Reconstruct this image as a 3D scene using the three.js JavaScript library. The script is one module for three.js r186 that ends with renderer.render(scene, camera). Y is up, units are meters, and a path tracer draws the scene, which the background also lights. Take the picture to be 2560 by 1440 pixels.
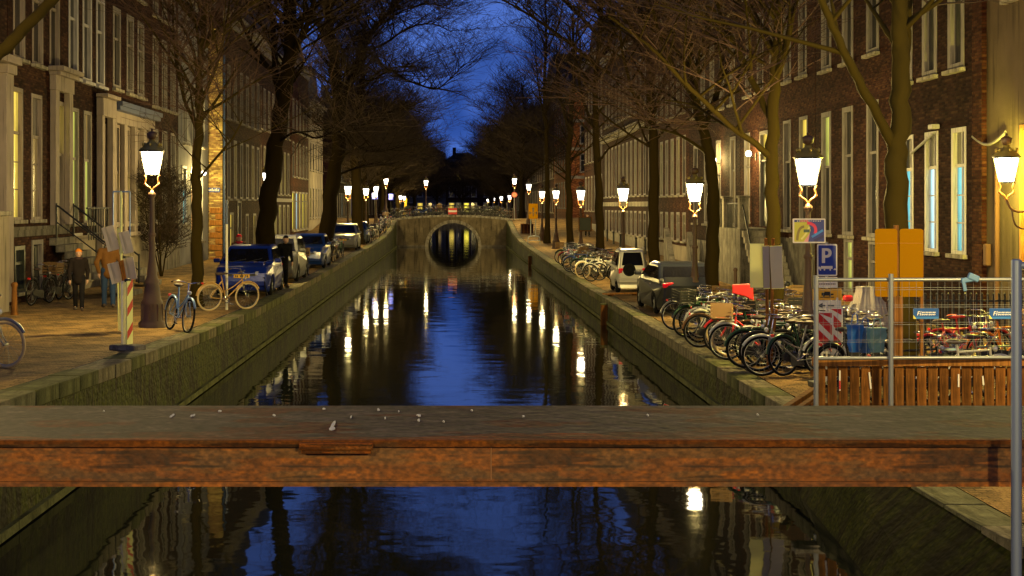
import * as THREE from 'three';
import { mergeGeometries, mergeVertices } from 'three/addons/utils/BufferGeometryUtils.js';
import { RoundedBoxGeometry } from 'three/addons/geometries/RoundedBoxGeometry.js';
import { ConvexGeometry } from 'three/addons/geometries/ConvexGeometry.js';
import { FontLoader } from 'three/addons/loaders/FontLoader.js';
import { TextGeometry } from 'three/addons/geometries/TextGeometry.js';

// ---------------------------------------------------------------- camera, sky, light, exposure
const EYE = 3.85, FPX = 3600, VX = 1131, VY = 514;
const scene = new THREE.Scene();
const camera = new THREE.PerspectiveCamera(2 * Math.atan(926 / FPX) * 180 / Math.PI, 16 / 9, 0.1, 3000);
camera.position.set(0, EYE, 0);
camera.lookAt(0, EYE, -100);
camera.setViewOffset(2858, 1852, 298, 412, 2560, 1440);          // rising front, as a shift lens: the verticals stay upright
const renderer = new THREE.WebGLRenderer();
renderer.toneMapping = THREE.LinearToneMapping;
renderer.toneMappingExposure = 1.0;
renderer.shadowMap.enabled = true;
const LAMP_CD = 140, LAMP_COL = new THREE.Color(1, 0.735, 0.235), GLASS_GLOW = 7;

function rng(seed) { let a = seed >>> 0; return () => { a = (a + 0x6D2B79F5) | 0; let t = Math.imul(a ^ (a >>> 15), 1 | a); t = (t + Math.imul(t ^ (t >>> 7), 61 | t)) ^ t; return ((t ^ (t >>> 14)) >>> 0) / 4294967296; }; }
const lerp = (a, b, t) => a + (b - a) * t, clamp = (x, a, b) => Math.min(b, Math.max(a, x)), sm = (a, b, x) => { const t = clamp((x - a) / (b - a), 0, 1); return t * t * (3 - 2 * t); };
function hash2(x, y, s) { let h = Math.imul(x | 0, 374761393) + Math.imul(y | 0, 668265263) + Math.imul(s | 0, 974634777); h = Math.imul(h ^ (h >>> 13), 1274126177); return ((h ^ (h >>> 16)) >>> 0) / 4294967296; }
function pn(x, y, px, py, s = 0) {                                // tileable value noise
  const xi = Math.floor(x), yi = Math.floor(y), fx = x - xi, fy = y - yi, u = fx * fx * (3 - 2 * fx), v = fy * fy * (3 - 2 * fy);
  const m = (a, n) => ((a % n) + n) % n, a = m(xi, px), b = m(xi + 1, px), c = m(yi, py), d = m(yi + 1, py);
  return lerp(lerp(hash2(a, c, s), hash2(b, c, s), u), lerp(hash2(a, d, s), hash2(b, d, s), u), v);
}
function fbm(u, v, fx, fy, oct = 4, s = 0) { let a = 0, w = 0.5, n = 0; for (let o = 0; o < oct; o++) { a += w * pn(u * fx, v * fy, fx, fy, s + o * 17); n += w; w *= 0.5; fx *= 2; fy *= 2; } return a / n; }

{ // deep blue dusk sky with thin purple-grey cloud
  const w = 2048, h = 1024, data = new Float32Array(w * h * 4);
  for (let j = 0; j < h; j++) for (let i = 0; i < w; i++) {
    const el = (j + 0.5) / h * 180 - 90, u = i / w, v = j / h;
    const c = sm(0.36, 0.62, 0.6 * fbm(u, v, 110, 60, 5, 3) + 0.4 * fbm(u, v, 30, 16, 3, 4)), k = 0.32 + 0.72 * Math.exp(-Math.abs(el) / 16);
    const up = el > 0 ? 1 : 0.12;
    const o = (j * w + i) * 4, d = 1.3 * k * up;
    data[o] = d * lerp(0.010, 0.075, c); data[o + 1] = d * lerp(0.042, 0.165, c); data[o + 2] = d * lerp(0.22, 0.58, c); data[o + 3] = 1;
  }
  const t = new THREE.DataTexture(data, w, h, THREE.RGBAFormat, THREE.FloatType);
  t.mapping = THREE.EquirectangularReflectionMapping; t.magFilter = THREE.LinearFilter; t.needsUpdate = true;
  scene.background = t; scene.environment = t; scene.environmentIntensity = 1;
  const moon = new THREE.DirectionalLight(0xfff0e0, 0.02);
  moon.position.set(40, 120, 60); moon.castShadow = true; moon.shadow.radius = 20;
  Object.assign(moon.shadow.camera, { left: -80, right: 80, top: 80, bottom: -80, far: 500 });
  scene.add(moon);
}

// ---------------------------------------------------------------- helpers
const V = (x, y, z) => new THREE.Vector3(x, y, z);
const at = (px, py, d) => V((px - VX) * d / FPX, EYE + (VY - py) * d / FPX, -d);
const taken = {};
const numbered = (n) => { const k = taken[n] = (taken[n] ?? -1) + 1; return k ? `${n}_${String(k).padStart(3, '0')}` : n; };
function tag(o, label, category, group, kind) {
  if (label) o.userData.label = label; if (category) o.userData.category = category; if (group) o.userData.group = group; if (kind) o.userData.kind = kind; return o;
}
function thing(name, label, category, pos = [0, 0, 0], turn = 0, group) {
  const o = new THREE.Group(); o.name = numbered(name); o.position.set(...pos); o.rotation.y = turn; scene.add(o); return tag(o, label, category, group);
}
function metric(g, k) {                                            // uv in metres by dominant axis
  const p = g.attributes.position, n = g.attributes.normal, uv = new Float32Array(p.count * 2);
  for (let i = 0; i < p.count; i++) {
    const ax = Math.abs(n.getX(i)), ay = Math.abs(n.getY(i)), az = Math.abs(n.getZ(i));
    const a = ay >= ax && ay >= az ? [p.getX(i), p.getZ(i)] : ax >= az ? [p.getZ(i), p.getY(i)] : [p.getX(i), p.getY(i)];
    uv[2 * i] = a[0] * k; uv[2 * i + 1] = a[1] * k;
  }
  g.setAttribute('uv', new THREE.BufferAttribute(uv, 2));
}
function join(list) {
  list = list.flat(9).filter(Boolean).map((g) => {
    let q = g.index ? g.toNonIndexed() : g.clone();
    for (const k of Object.keys(q.attributes)) if (!['position', 'normal', 'uv'].includes(k)) q.deleteAttribute(k);
    if (!q.attributes.normal) q.computeVertexNormals();
    if (!q.attributes.uv) q.setAttribute('uv', new THREE.BufferAttribute(new Float32Array(q.attributes.position.count * 2), 2));
    q.morphAttributes = {}; return q;
  });
  return list.length === 1 ? list[0] : mergeGeometries(list);
}
const metricDone = new WeakMap();
function mesh(name, geos, mat, parent, keepUv) {
  let g = geos.isBufferGeometry ? geos : join([geos]);
  if (mat.userData.m && !keepUv && !metricDone.has(g)) { if (g.index) g = g.toNonIndexed(); if (!g.attributes.normal) g.computeVertexNormals(); metric(g, mat.userData.m); metricDone.set(g, 1); }
  const o = new THREE.Mesh(g, mat); o.castShadow = o.receiveShadow = true;
  o.name = parent === scene ? numbered(name) : name; if (parent) parent.add(o); return o;
}
function box(w, h, d, x = 0, y = 0, z = 0, rx = 0, ry = 0, rz = 0) {
  const g = new THREE.BoxGeometry(w, h, d); if (rx) g.rotateX(rx); if (rz) g.rotateZ(rz); if (ry) g.rotateY(ry); g.translate(x, y, z); return g;
}
const b2 = (x0, x1, y0, y1, z0, z1) => box(x1 - x0, y1 - y0, z1 - z0, (x0 + x1) / 2, (y0 + y1) / 2, (z0 + z1) / 2);
function rbox(w, h, d, r, x = 0, y = 0, z = 0, rx = 0, ry = 0, rz = 0) {
  const g = new RoundedBoxGeometry(w, h, d, 2, Math.min(r, w / 2.01, h / 2.01, d / 2.01)); if (rx) g.rotateX(rx); if (rz) g.rotateZ(rz); if (ry) g.rotateY(ry); g.translate(x, y, z); return g;
}
const UP = V(0, 1, 0);
function cyl(a, b, r0, r1 = r0, n = 8, open = false) {
  a = Array.isArray(a) ? V(...a) : a; b = Array.isArray(b) ? V(...b) : b;
  const L = a.distanceTo(b), g = new THREE.CylinderGeometry(r1, r0, L, n, 1, open);
  g.applyQuaternion(new THREE.Quaternion().setFromUnitVectors(UP, b.clone().sub(a).normalize())); g.translate((a.x + b.x) / 2, (a.y + b.y) / 2, (a.z + b.z) / 2); return g;
}
function tube(pts, r, n = 6, seg = 0, closed = false) {
  const c = new THREE.CatmullRomCurve3(pts.map((p) => Array.isArray(p) ? V(...p) : p), closed);
  return new THREE.TubeGeometry(c, seg || pts.length * 4, r, n, closed);
}
function ball(r, x, y, z, sx = 1, sy = 1, sz = 1, n = 10) { const g = new THREE.SphereGeometry(r, n, Math.max(5, n * 0.7 | 0)); g.scale(sx, sy, sz); g.translate(x, y, z); return g; }
function lathe(prof, n = 12) { return new THREE.LatheGeometry(prof.map(([r, y]) => new THREE.Vector2(r, y)), n); }
function extr(pts, depth, bevel = 0, holes = []) {
  const s = new THREE.Shape(pts.map((p) => new THREE.Vector2(...p))); for (const h of holes) s.holes.push(new THREE.Path(h.map((p) => new THREE.Vector2(...p))));
  return new THREE.ExtrudeGeometry(s, { depth, bevelEnabled: bevel > 0, bevelSize: bevel, bevelThickness: bevel, bevelSegments: 2, curveSegments: 10 });
}
function xf(g, x = 0, y = 0, z = 0, rx = 0, ry = 0, rz = 0, s = 1) { g.applyMatrix4(new THREE.Matrix4().compose(V(x, y, z), new THREE.Quaternion().setFromEuler(new THREE.Euler(rx, ry, rz)), V(s, s, s))); return g; }
const ORD = ['first', 'second', 'third', 'fourth', 'fifth', 'sixth', 'seventh', 'eighth', 'ninth', 'tenth', 'eleventh', 'twelfth', 'thirteenth', 'fourteenth', 'fifteenth', 'sixteenth', 'seventeenth', 'eighteenth', 'nineteenth', 'twentieth', 'twenty-first', 'twenty-second', 'twenty-third', 'twenty-fourth', 'twenty-fifth', 'twenty-sixth', 'twenty-seventh', 'twenty-eighth', 'twenty-ninth', 'thirtieth'];

// ---------------------------------------------------------------- textures and materials
function dtex(w, h, fn, srgb = true) {
  const d = new Uint8Array(w * h * 4);
  for (let j = 0; j < h; j++) for (let i = 0; i < w; i++) { const c = fn(i / w, j / h, i, j), o = (j * w + i) * 4; d[o] = clamp(c[0], 0, 255); d[o + 1] = clamp(c[1], 0, 255); d[o + 2] = clamp(c[2], 0, 255); d[o + 3] = 255; }
  const t = new THREE.DataTexture(d, w, h); t.wrapS = t.wrapT = THREE.RepeatWrapping; t.magFilter = t.minFilter = THREE.LinearFilter; if (srgb) t.colorSpace = THREE.SRGBColorSpace; t.needsUpdate = true; return t;
}
const g3 = (v) => [v, v, v];
// brick bond, one tile = 2.4 m x 2.4 m: 11 bricks across, 36 courses
const bk = (u, v) => { const r = Math.floor(v * 36), x = u * 11 + (r % 2) * 0.5, c = Math.floor(x), fx = x - c, fy = v * 36 - r; const m = Math.min(fx * 0.218, (1 - fx) * 0.218, fy * 0.066, (1 - fy) * 0.066); return { m: sm(0.003, 0.008, m), id: hash2(((c % 11) + 11) % 11, r, 5) }; };
const brickMap = dtex(1024, 1024, (u, v) => { const b = bk(u, v), n = fbm(u, v, 6, 6, 4, 1), f = fbm(u, v, 90, 90, 2, 2), dirt = 0.72 + 0.55 * n; const k = (0.62 + 0.45 * b.id + 0.22 * (f - 0.5)) * dirt; const B = [188 * k, 150 * k * (0.9 + 0.2 * b.id), 132 * k], Mo = [128 * dirt, 122 * dirt, 112 * dirt]; return [0, 1, 2].map((i) => lerp(Mo[i], B[i], b.m)); });
const brickBump = dtex(1024, 1024, (u, v) => { const b = bk(u, v); return g3(40 + 170 * b.m + 30 * fbm(u, v, 90, 90, 2, 2)); }, false);
const stoneMap = dtex(512, 512, (u, v) => { const n = fbm(u, v, 5, 5, 5, 8), f = fbm(u, v, 80, 80, 2, 9), s = fbm(u, v, 22, 3, 3, 10); return g3(120 + 85 * n + 34 * (f - 0.5) - 38 * sm(0.55, 0.8, s)); });
const stoneBump = dtex(512, 512, (u, v) => g3(255 * fbm(u, v, 24, 24, 4, 11)), false);
// quay wall: 8 m x 2 m, courses of stone with moss and runs
const wl = (u, v) => { const r = Math.floor(v * 8), x = u * 18 + (r % 2) * 0.5, c = Math.floor(x), fx = x - c, fy = v * 8 - r; return { m: 0.55 + 0.45 * sm(0.004, 0.03, Math.min(fx * 0.44, (1 - fx) * 0.44, fy * 0.25, (1 - fy) * 0.25) + 0.02 * (hash2(c, r, 8) - 0.35)), id: hash2(((c % 18) + 18) % 18, r % 8, 3) }; };
const quayMap = dtex(2048, 512, (u, v) => {
  const b = wl(u, v), st = fbm(u, v, 60, 2, 4, 21), st2 = fbm(u, v, 160, 3, 2, 22), n = fbm(u, v, 14, 5, 5, 23), f = fbm(u, v, 200, 60, 2, 24);
  const moss = sm(0.34, 0.58, 0.55 * st + 0.45 * n), run = sm(0.66, 0.8, st2) * 0.55;
  const k = (0.45 + 0.12 * b.id + 0.6 * (f - 0.5)) * (0.55 + 0.45 * b.m) * (0.5 + 0.9 * n);
  let c = [lerp(72, 84, n) * k, lerp(60, 72, n) * k, 40 * k];
  const g = [84 * (0.4 + 1.0 * f), 92 * (0.4 + 1.0 * f), 6];
  c = c.map((x, i) => lerp(x, g[i] * (0.55 + 0.3 * b.m), moss * 0.85)); return c.map((x, i) => lerp(x, [140, 122, 78][i], run * 0.5));
});
const quayBump = dtex(1024, 256, (u, v) => { const b = wl(u, v); return g3(55 * b.m + 180 * fbm(u, v, 90, 30, 3, 25)); }, false);
// clinker paving, 2 m tile
const pv = (u, v) => { const r = Math.floor(v * 20), x = u * 10 + (r % 2) * 0.5, c = Math.floor(x), fx = x - c, fy = v * 20 - r; return { m: sm(0.004, 0.012, Math.min(fx * 0.2, (1 - fx) * 0.2, fy * 0.1, (1 - fy) * 0.1)), id: hash2(((c % 10) + 10) % 10, r, 9) }; };
const paveMap = dtex(1024, 1024, (u, v) => { const b = pv(u, v), n = fbm(u, v, 4, 4, 5, 31), f = fbm(u, v, 120, 120, 2, 32), sand = sm(0.45, 0.7, n); const k = 0.7 + 0.5 * b.id + 0.4 * (f - 0.5); let c = [120 * k, 104 * k, 82 * k].map((x, i) => lerp([70, 62, 52][i], x, b.m)); return c.map((x, i) => lerp(x, [168, 142, 106][i] * (0.75 + 0.5 * f), sand * 0.55)); });
const paveBump = dtex(1024, 1024, (u, v) => { const b = pv(u, v); return g3(150 * b.m * (0.8 + 0.2 * b.id) + 90 * fbm(u, v, 60, 60, 3, 33)); }, false);
const barkMap = dtex(512, 512, (u, v) => { const r = fbm(u, v, 26, 4, 4, 41), n = fbm(u, v, 4, 3, 4, 42), k = 0.5 + 0.75 * r; return [lerp(104, 112, n) * k, lerp(86, 106, n) * k, lerp(62, 54, n) * k]; });
const barkBump = dtex(512, 512, (u, v) => g3(255 * fbm(u, v, 26, 4, 4, 41)), false);
const woodMap = dtex(512, 512, (u, v) => { const g = fbm(u, v, 36, 3, 4, 51), n = fbm(u, v, 5, 5, 3, 52), k = 0.6 + 0.55 * g + 0.25 * (n - 0.5); return [168 * k, 118 * k, 66 * k]; });
const rustMap = dtex(1024, 512, (u, v) => {
  const n = fbm(u, v, 5, 34, 4, 61), f = fbm(u, v, 90, 160, 3, 62), s = fbm(u, v, 3, 44, 4, 63), k = 0.62 + 0.65 * (f - 0.2);
  let c = [lerp(106, 190, s) * k, lerp(66, 118, s) * k, lerp(30, 26, s) * k];
  const pt = sm(0.54, 0.66, n) * 0.45; c = c.map((x, i) => lerp(x, [92, 84, 70][i] * k, pt)); const dk = sm(0.30, 0.44, 1 - s) * 0.0 + sm(0.56, 0.70, fbm(u, v, 4, 60, 4, 64)) * 0.42; return c.map((x) => x * (1 - dk));
});
const plateMap = dtex(1024, 512, (u, v) => {
  const n = fbm(u, v, 6, 3, 5, 71), f = fbm(u, v, 90, 60, 3, 72), k = 0.75 + 0.5 * (f - 0.5) + 0.25 * (n - 0.5);
  const r = sm(0.49, 0.60, fbm(u, v, 7, 14, 5, 73)), w = sm(0.6, 0.7, fbm(u, v, 14, 30, 4, 74)) * 0.5; return [lerp(lerp(98, 116, r), 150, w) * k, lerp(lerp(88, 60, r), 138, w) * k, lerp(lerp(82, 34, r), 128, w) * k];
});
const fineBump = dtex(512, 512, (u, v) => g3(255 * fbm(u, v, 40, 40, 4, 81)), false);
const plasterMap = dtex(512, 512, (u, v) => { const n = fbm(u, v, 4, 4, 5, 85), st = fbm(u, v, 30, 2, 3, 86); return g3(185 + 45 * n - 45 * sm(0.55, 0.8, st)); });
const waveMap = dtex(1024, 1024, (u, v) => g3(255 * (0.8 * fbm(u, v, 7, 9, 2, 91) + 0.2 * fbm(u, v, 22, 30, 2, 92))), false);

const rep = (t, x, y = x) => { const q = t.clone(); q.repeat.set(x, y); q.needsUpdate = true; return q; };
function mat(color, rough = 0.8, extra = {}, m = 0) {
  const q = new THREE.MeshPhysicalMaterial({ roughness: rough, specularIntensity: rough >= 0.84 ? 0.12 : rough >= 0.7 ? 0.35 : 1, ...extra }); if (Array.isArray(color)) q.color.setRGB(...color); else q.color.set(color); if (m) q.userData.m = m; return q;
}
const brick = (r, g, b) => mat([r, g, b], 0.9, { map: brickMap, bumpMap: brickBump, bumpScale: 0.008 }, 1 / 2.4);
const M = {
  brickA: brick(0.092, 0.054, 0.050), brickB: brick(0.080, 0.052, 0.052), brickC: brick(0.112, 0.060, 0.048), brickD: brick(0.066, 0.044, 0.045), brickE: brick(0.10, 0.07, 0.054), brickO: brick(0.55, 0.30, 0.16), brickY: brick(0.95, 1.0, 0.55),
  stone: mat([0.66, 0.60, 0.50], 0.85, { map: stoneMap, bumpMap: stoneBump, bumpScale: 0.006 }, 0.6),
  stoneDark: mat([0.36, 0.33, 0.29], 0.85, { map: stoneMap, bumpMap: stoneBump, bumpScale: 0.006 }, 0.6),
  coping: mat([0.40, 0.35, 0.22], 0.88, { map: stoneMap, bumpMap: stoneBump, bumpScale: 0.01 }, 0.9),
  coping2: mat([0.32, 0.31, 0.17], 0.9, { map: stoneMap, bumpMap: stoneBump, bumpScale: 0.012 }, 0.7),
  coping3: mat([0.25, 0.26, 0.11], 0.9, { map: stoneMap, bumpMap: stoneBump, bumpScale: 0.012 }, 0.5),
  plaster: mat([0.36, 0.31, 0.25], 0.85, { map: plasterMap, bumpMap: fineBump, bumpScale: 0.003 }, 0.4),
  cream: mat([0.38, 0.315, 0.285], 0.75, { map: plasterMap }, 0.5),
  white: mat([0.55, 0.52, 0.49], 0.5, { map: plasterMap }, 0.7),
  trim: mat([0.30, 0.272, 0.265], 0.75, { map: plasterMap }, 0.7),
  grey: mat([0.40, 0.39, 0.38], 0.6, { map: plasterMap }, 0.7),
  roof: mat([0.06, 0.055, 0.06], 0.7, { map: stoneMap }, 1),
  navy: mat([0.04, 0.055, 0.13], 0.5),
  doorDark: mat([0.02, 0.025, 0.02], 0.35), doorWood: mat([0.34, 0.26, 0.18], 0.5, { map: woodMap }, 0.8),
  quay: mat([0.62, 0.66, 0.42], 0.75, { map: quayMap, bumpMap: quayBump, bumpScale: 0.03 }),
  pave: mat([0.92, 0.80, 0.56], 0.9, { map: paveMap, bumpMap: paveBump, bumpScale: 0.012 }),
  bark: mat([0.20, 0.165, 0.11], 0.95, { map: barkMap, bumpMap: barkBump, bumpScale: 0.03 }),
  barkPale: mat([0.46, 0.40, 0.26], 0.95, { map: barkMap, bumpMap: barkBump, bumpScale: 0.03 }),
  barkBlack: mat([0.085, 0.066, 0.05], 0.95, { map: barkMap, bumpMap: barkBump, bumpScale: 0.03 }),
  barkDark: mat([0.17, 0.135, 0.10], 0.95, { map: barkMap, bumpMap: barkBump, bumpScale: 0.03 }),
  twig: mat([0.075, 0.052, 0.038], 0.95), twigDark: mat([0.042, 0.031, 0.024], 0.95), twigRed: mat([0.085, 0.052, 0.042], 0.95),
  wood: mat([0.50, 0.46, 0.40], 0.85, { map: woodMap, bumpMap: fineBump, bumpScale: 0.003 }, 1.3),
  wood2: mat([0.38, 0.34, 0.29], 0.85, { map: woodMap, bumpMap: fineBump, bumpScale: 0.003 }, 1.1),
  wood3: mat([0.62, 0.54, 0.43], 0.85, { map: woodMap, bumpMap: fineBump, bumpScale: 0.003 }, 1.5),
  woodPale: mat([0.95, 0.88, 0.66], 0.8, { map: woodMap }, 1.2),
  rust: mat([1.0, 0.84, 0.72], 0.6, { map: rustMap, bumpMap: fineBump, bumpScale: 0.004, metalness: 0.15 }, 0.55),
  plate: mat([0.66, 0.56, 0.55], 0.76, { map: plateMap, bumpMap: fineBump, bumpScale: 0.003, metalness: 0.15 }, 0.45),
  galv: mat([0.27, 0.29, 0.31], 0.42, { metalness: 0.55 }), blueSteel: mat([0.22, 0.27, 0.40], 0.4, { metalness: 0.5 }),
  iron: mat([0.012, 0.012, 0.013], 0.42, { metalness: 0.3 }), lampPost: mat([0.060, 0.028, 0.016], 0.55), brass: mat([0.35, 0.28, 0.08], 0.4, { metalness: 0.6 }),
  chrome: mat([0.72, 0.72, 0.70], 0.16, { metalness: 1 }), rimGrey: mat([0.30, 0.30, 0.29], 0.3, { metalness: 0.9 }), palePanel: mat([0.68, 0.60, 0.48], 0.8, { map: plasterMap }, 0.7),
  rubber: mat([0.010, 0.010, 0.010], 0.95), tyreTan: mat([0.40, 0.30, 0.16], 0.7), leather: mat([0.05, 0.03, 0.02], 0.55),
  glassDark: new THREE.MeshPhysicalMaterial({ color: new THREE.Color().setRGB(0.012, 0.013, 0.018), roughness: 0.06 }),
  carGlass: new THREE.MeshPhysicalMaterial({ color: new THREE.Color().setRGB(0.006, 0.006, 0.009), roughness: 0.03, specularIntensity: 0.35 }),
  tail: mat([0.5, 0.004, 0.008], 0.15, { emissive: new THREE.Color(0.35, 0.0, 0.01), emissiveIntensity: 0.5 }), headGlass: mat([0.65, 0.66, 0.68], 0.1, { metalness: 0.5 }), plateYellow: mat([0.75, 0.42, 0.03], 0.5),
  red: mat([0.55, 0.015, 0.015], 0.45), signWhite: mat([0.78, 0.74, 0.66], 0.45), orange: mat([0.38, 0.175, 0.002], 0.95), yellowPlate: mat([0.82, 0.42, 0.02], 0.45), blueSign: mat([0.01, 0.04, 0.32], 0.4), black: mat([0.01, 0.01, 0.01], 0.5), paleYellow: mat([0.80, 0.80, 0.30], 0.6), greyBack: mat([0.34, 0.32, 0.30], 0.55, { metalness: 0.3 }),
  dropping: mat([0.55, 0.53, 0.50], 0.8), skin: mat([0.45, 0.27, 0.19], 0.6), hair: mat([0.03, 0.02, 0.012], 0.8),
};
const curtain = dtex(128, 128, (u, v) => { const e = Math.min(u, 1 - u), fold = 0.5 + 0.5 * Math.sin(u * 90 + 3 * fbm(u, v, 4, 2, 2, 95)), cur = e < 0.24 ? 0.45 + 0.35 * fold : 1, n = fbm(u, v, 5, 6, 3, 96); return g3(255 * clamp(cur * (0.45 + 0.35 * v + 0.5 * n), 0, 1)); }, false);
const glow = (r, g, b, k) => { const q = mat([0.05, 0.05, 0.05], 0.2); q.emissiveMap = curtain; q.emissive.setRGB(r, g, b); q.emissiveIntensity = k * 1.7; return q; };
const LIT = {
  dark: M.glassDark, warm: glow(1, 0.70, 0.09, 0.62), yellow: glow(1, 0.82, 0.05, 0.85), green: glow(0.80, 0.82, 0.14, 0.42), dim: glow(1, 0.62, 0.16, 0.13), faint: glow(1, 0.66, 0.26, 0.035), cyan: glow(0.10, 0.75, 0.85, 0.55), cyanWhite: glow(0.55, 0.95, 1.0, 0.75), orange: glow(1, 0.36, 0.04, 0.55), blue: glow(0.03, 0.12, 1, 1.2), white: glow(1, 0.92, 0.8, 0.9),
};
const LAMP_GLASS = mat([0.8, 0.78, 0.72], 0.3); LAMP_GLASS.emissive.setRGB(1, 0.93, 0.86); LAMP_GLASS.emissiveIntensity = GLASS_GLOW;

// ---------------------------------------------------------------- ground heights (metres above the water)
const table = (t) => (d) => { if (d <= t[0][0]) return t[0][1]; for (let i = 1; i < t.length; i++) if (d <= t[i][0]) return lerp(t[i - 1][1], t[i][1], (d - t[i - 1][0]) / (t[i][0] - t[i - 1][0])); return t[t.length - 1][1]; };
const gl = table([[8, 1.95], [16, 1.62], [22, 1.42], [30, 1.22], [38, 1.12], [50, 1.12], [70, 1.18], [95, 1.28], [110, 1.42], [122, 1.8], [133, 2.55], [147, 2.55], [160, 1.7], [172, 1.3], [600, 1.3]]);
const gr = table([[6, 1.4], [10, 0.95], [14, 0.8], [62, 0.8], [78, 0.92], [95, 1.05], [109, 1.2], [120, 1.6], [126, 2.05], [133, 2.55], [147, 2.55], [160, 1.7], [172, 1.3], [600, 1.3]]);
const XL = -5.2, XR = 5.05, FL = -11.8, FR = 12;
// ---------------------------------------------------------------- setting: water, quays, paving
{
  const mw = new THREE.MeshPhysicalMaterial({ roughness: 0.026, ior: 1.33, bumpMap: rep(waveMap, 1, 1), bumpScale: 0.0054 }); mw.color.setRGB(0.006, 0.007, 0.005);
  const g = new THREE.PlaneGeometry(14, 380, 1, 1); g.rotateX(-Math.PI / 2); g.translate(0, 0, -170);
  const uv = g.attributes.uv, p = g.attributes.position; for (let i = 0; i < p.count; i++) uv.setXY(i, p.getX(i) / 7, p.getZ(i) / 7);
  tag(mesh('water', g, mw, scene), null, null, null, 'structure');
}
function strip(ds, rows, yf, seed, bump = 0) {                      // ds along the canal, rows: X positions, sheet of paving
  const pos = [], uv = [], idx = [], n = rows.length;
  ds.forEach((d) => rows.forEach((x) => { const b = bump ? bump * sm(30, 18, d) * (fbm((x + 60) / 120, d / 400, 120, 400, 3, seed) - 0.4) * sm(0, 1.2, Math.abs(x) - 5.6) : 0; pos.push(x, yf(d, x) + b, -d); uv.push(x / 2, d / 2); }));
  for (let i = 0; i + 1 < ds.length; i++) for (let j = 0; j + 1 < n; j++) { const a = i * n + j; idx.push(a, a + 1, a + n, a + 1, a + n + 1, a + n); }
  const g = new THREE.BufferGeometry(); g.setAttribute('position', new THREE.Float32BufferAttribute(pos, 3)); g.setAttribute('uv', new THREE.Float32BufferAttribute(uv, 2)); g.setIndex(idx); g.computeVertexNormals();
  if (g.attributes.normal.getY(0) < 0) { g.index.array.reverse(); g.computeVertexNormals(); } return g;
}
const range = (a, b, s) => { const r = []; for (let x = a; x < b - 1e-6; x += s) r.push(x); r.push(b); return r; };
{
  const ds = [...range(-30, 12, 3), ...range(12.5, 40, 0.5), ...range(41, 170, 1.5), ...range(180, 600, 30)];
  const rl = [...range(-5.6, -8, 0.3).length ? [] : [], -5.62, -5.9, -6.3, -6.7, -7.2, -7.8, -8.6, -9.4, -10.3, -11.2, -12.4, -30, -200];
  tag(mesh('pavement', strip(ds, rl, (d, x) => gl(d) + 0.012 * (Math.min(12, -x) - 5.6), 5, 0.10), M.pave, scene, true), null, null, null, 'structure');
  const rr = [5.47, 5.8, 6.2, 6.6, 7.1, 7.7, 8.5, 9.3, 10.2, 11.1, 12.4, 30, 200];
  tag(mesh('pavement', strip(ds, rr, (d, x) => gr(d) + 0.012 * (Math.min(12, x) - 5.4), 6, 0.06), M.pave, scene, true), null, null, null, 'structure');
}
function quay(side) {
  const X = side < 0 ? XL : XR, gf = side < 0 ? gl : gr, root = new THREE.Group(); root.name = numbered('quay_wall'); scene.add(root); root.userData.kind = 'structure';
  const ds = [...range(-10, 40, 0.5), ...range(40.5, 330, 1)], rows = [-1, 0, 0.3, 0.6, 0.8, 1], pos = [], uv = [], idx = [], n = rows.length;
  ds.forEach((d) => rows.forEach((t) => { const top = gf(d) - 0.2, y = t < 0 ? -1.2 : lerp(0, top, t); const w = 0.035 * (fbm(d / 400 + 0.1, y / 5 + 0.5, 200, 5, 3, 7 + side) - 0.5); pos.push(X - side * (w + 0.02 * (1 - t)), y, -d); uv.push(d / 8, y / 2); }));
  for (let i = 0; i + 1 < ds.length; i++) for (let j = 0; j + 1 < n; j++) { const a = i * n + j; if (side < 0) idx.push(a, a + n, a + 1, a + 1, a + n, a + n + 1); else idx.push(a, a + 1, a + n, a + 1, a + n + 1, a + n); }
  const g = new THREE.BufferGeometry(); g.setAttribute('position', new THREE.Float32BufferAttribute(pos, 3)); g.setAttribute('uv', new THREE.Float32BufferAttribute(uv, 2)); g.setIndex(idx); g.computeVertexNormals();
  mesh('wall_face', g, M.quay, root, true);
  // footing ledge just above the water
  const lg = []; for (let d = 8; d < 134; d += 3) lg.push(b2(X - (side < 0 ? 0 : 0.09) + (side < 0 ? -0.02 : 0), X + (side < 0 ? 0.09 : 0.02), 0.02, 0.13, -d - 2.985, -d)); mesh('ledge', lg, M.coping3, root);
  const r = rng(77 + side), mats = [M.coping, M.coping2, M.coping3, M.coping], len = 1.05, vars = [0, 1, 2, 3].map((k) => rbox(0.44 + 0.012 * k, 0.22, len - 0.012 - 0.008 * k, 0.02));
  for (let d = 11.5; d < 132; d += len) {
    const k = (r() * 4) | 0, y = gf(d + len / 2), o = mesh('coping_stone', vars[k], mats[k], root);
    o.position.set(X - side * 0.05 + side * 0.22, y - 0.105 + 0.012 * r(), -(d + len / 2)); o.rotation.x = Math.atan2(gf(d + len) - gf(d), len) * 1; o.rotation.y = (r() - 0.5) * 0.012; o.rotation.z = (r() - 0.5) * 0.02;
  }
  mesh('coping', [b2(X - side * 0.05, X + side * 0.4, 0.9, 1.3, -330, -150).translate(0, 0, 0)].map((q) => { if (side > 0) { } return q; }), M.coping2, root).userData.kind = 'stuff';
}
quay(-1); quay(1);
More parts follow.
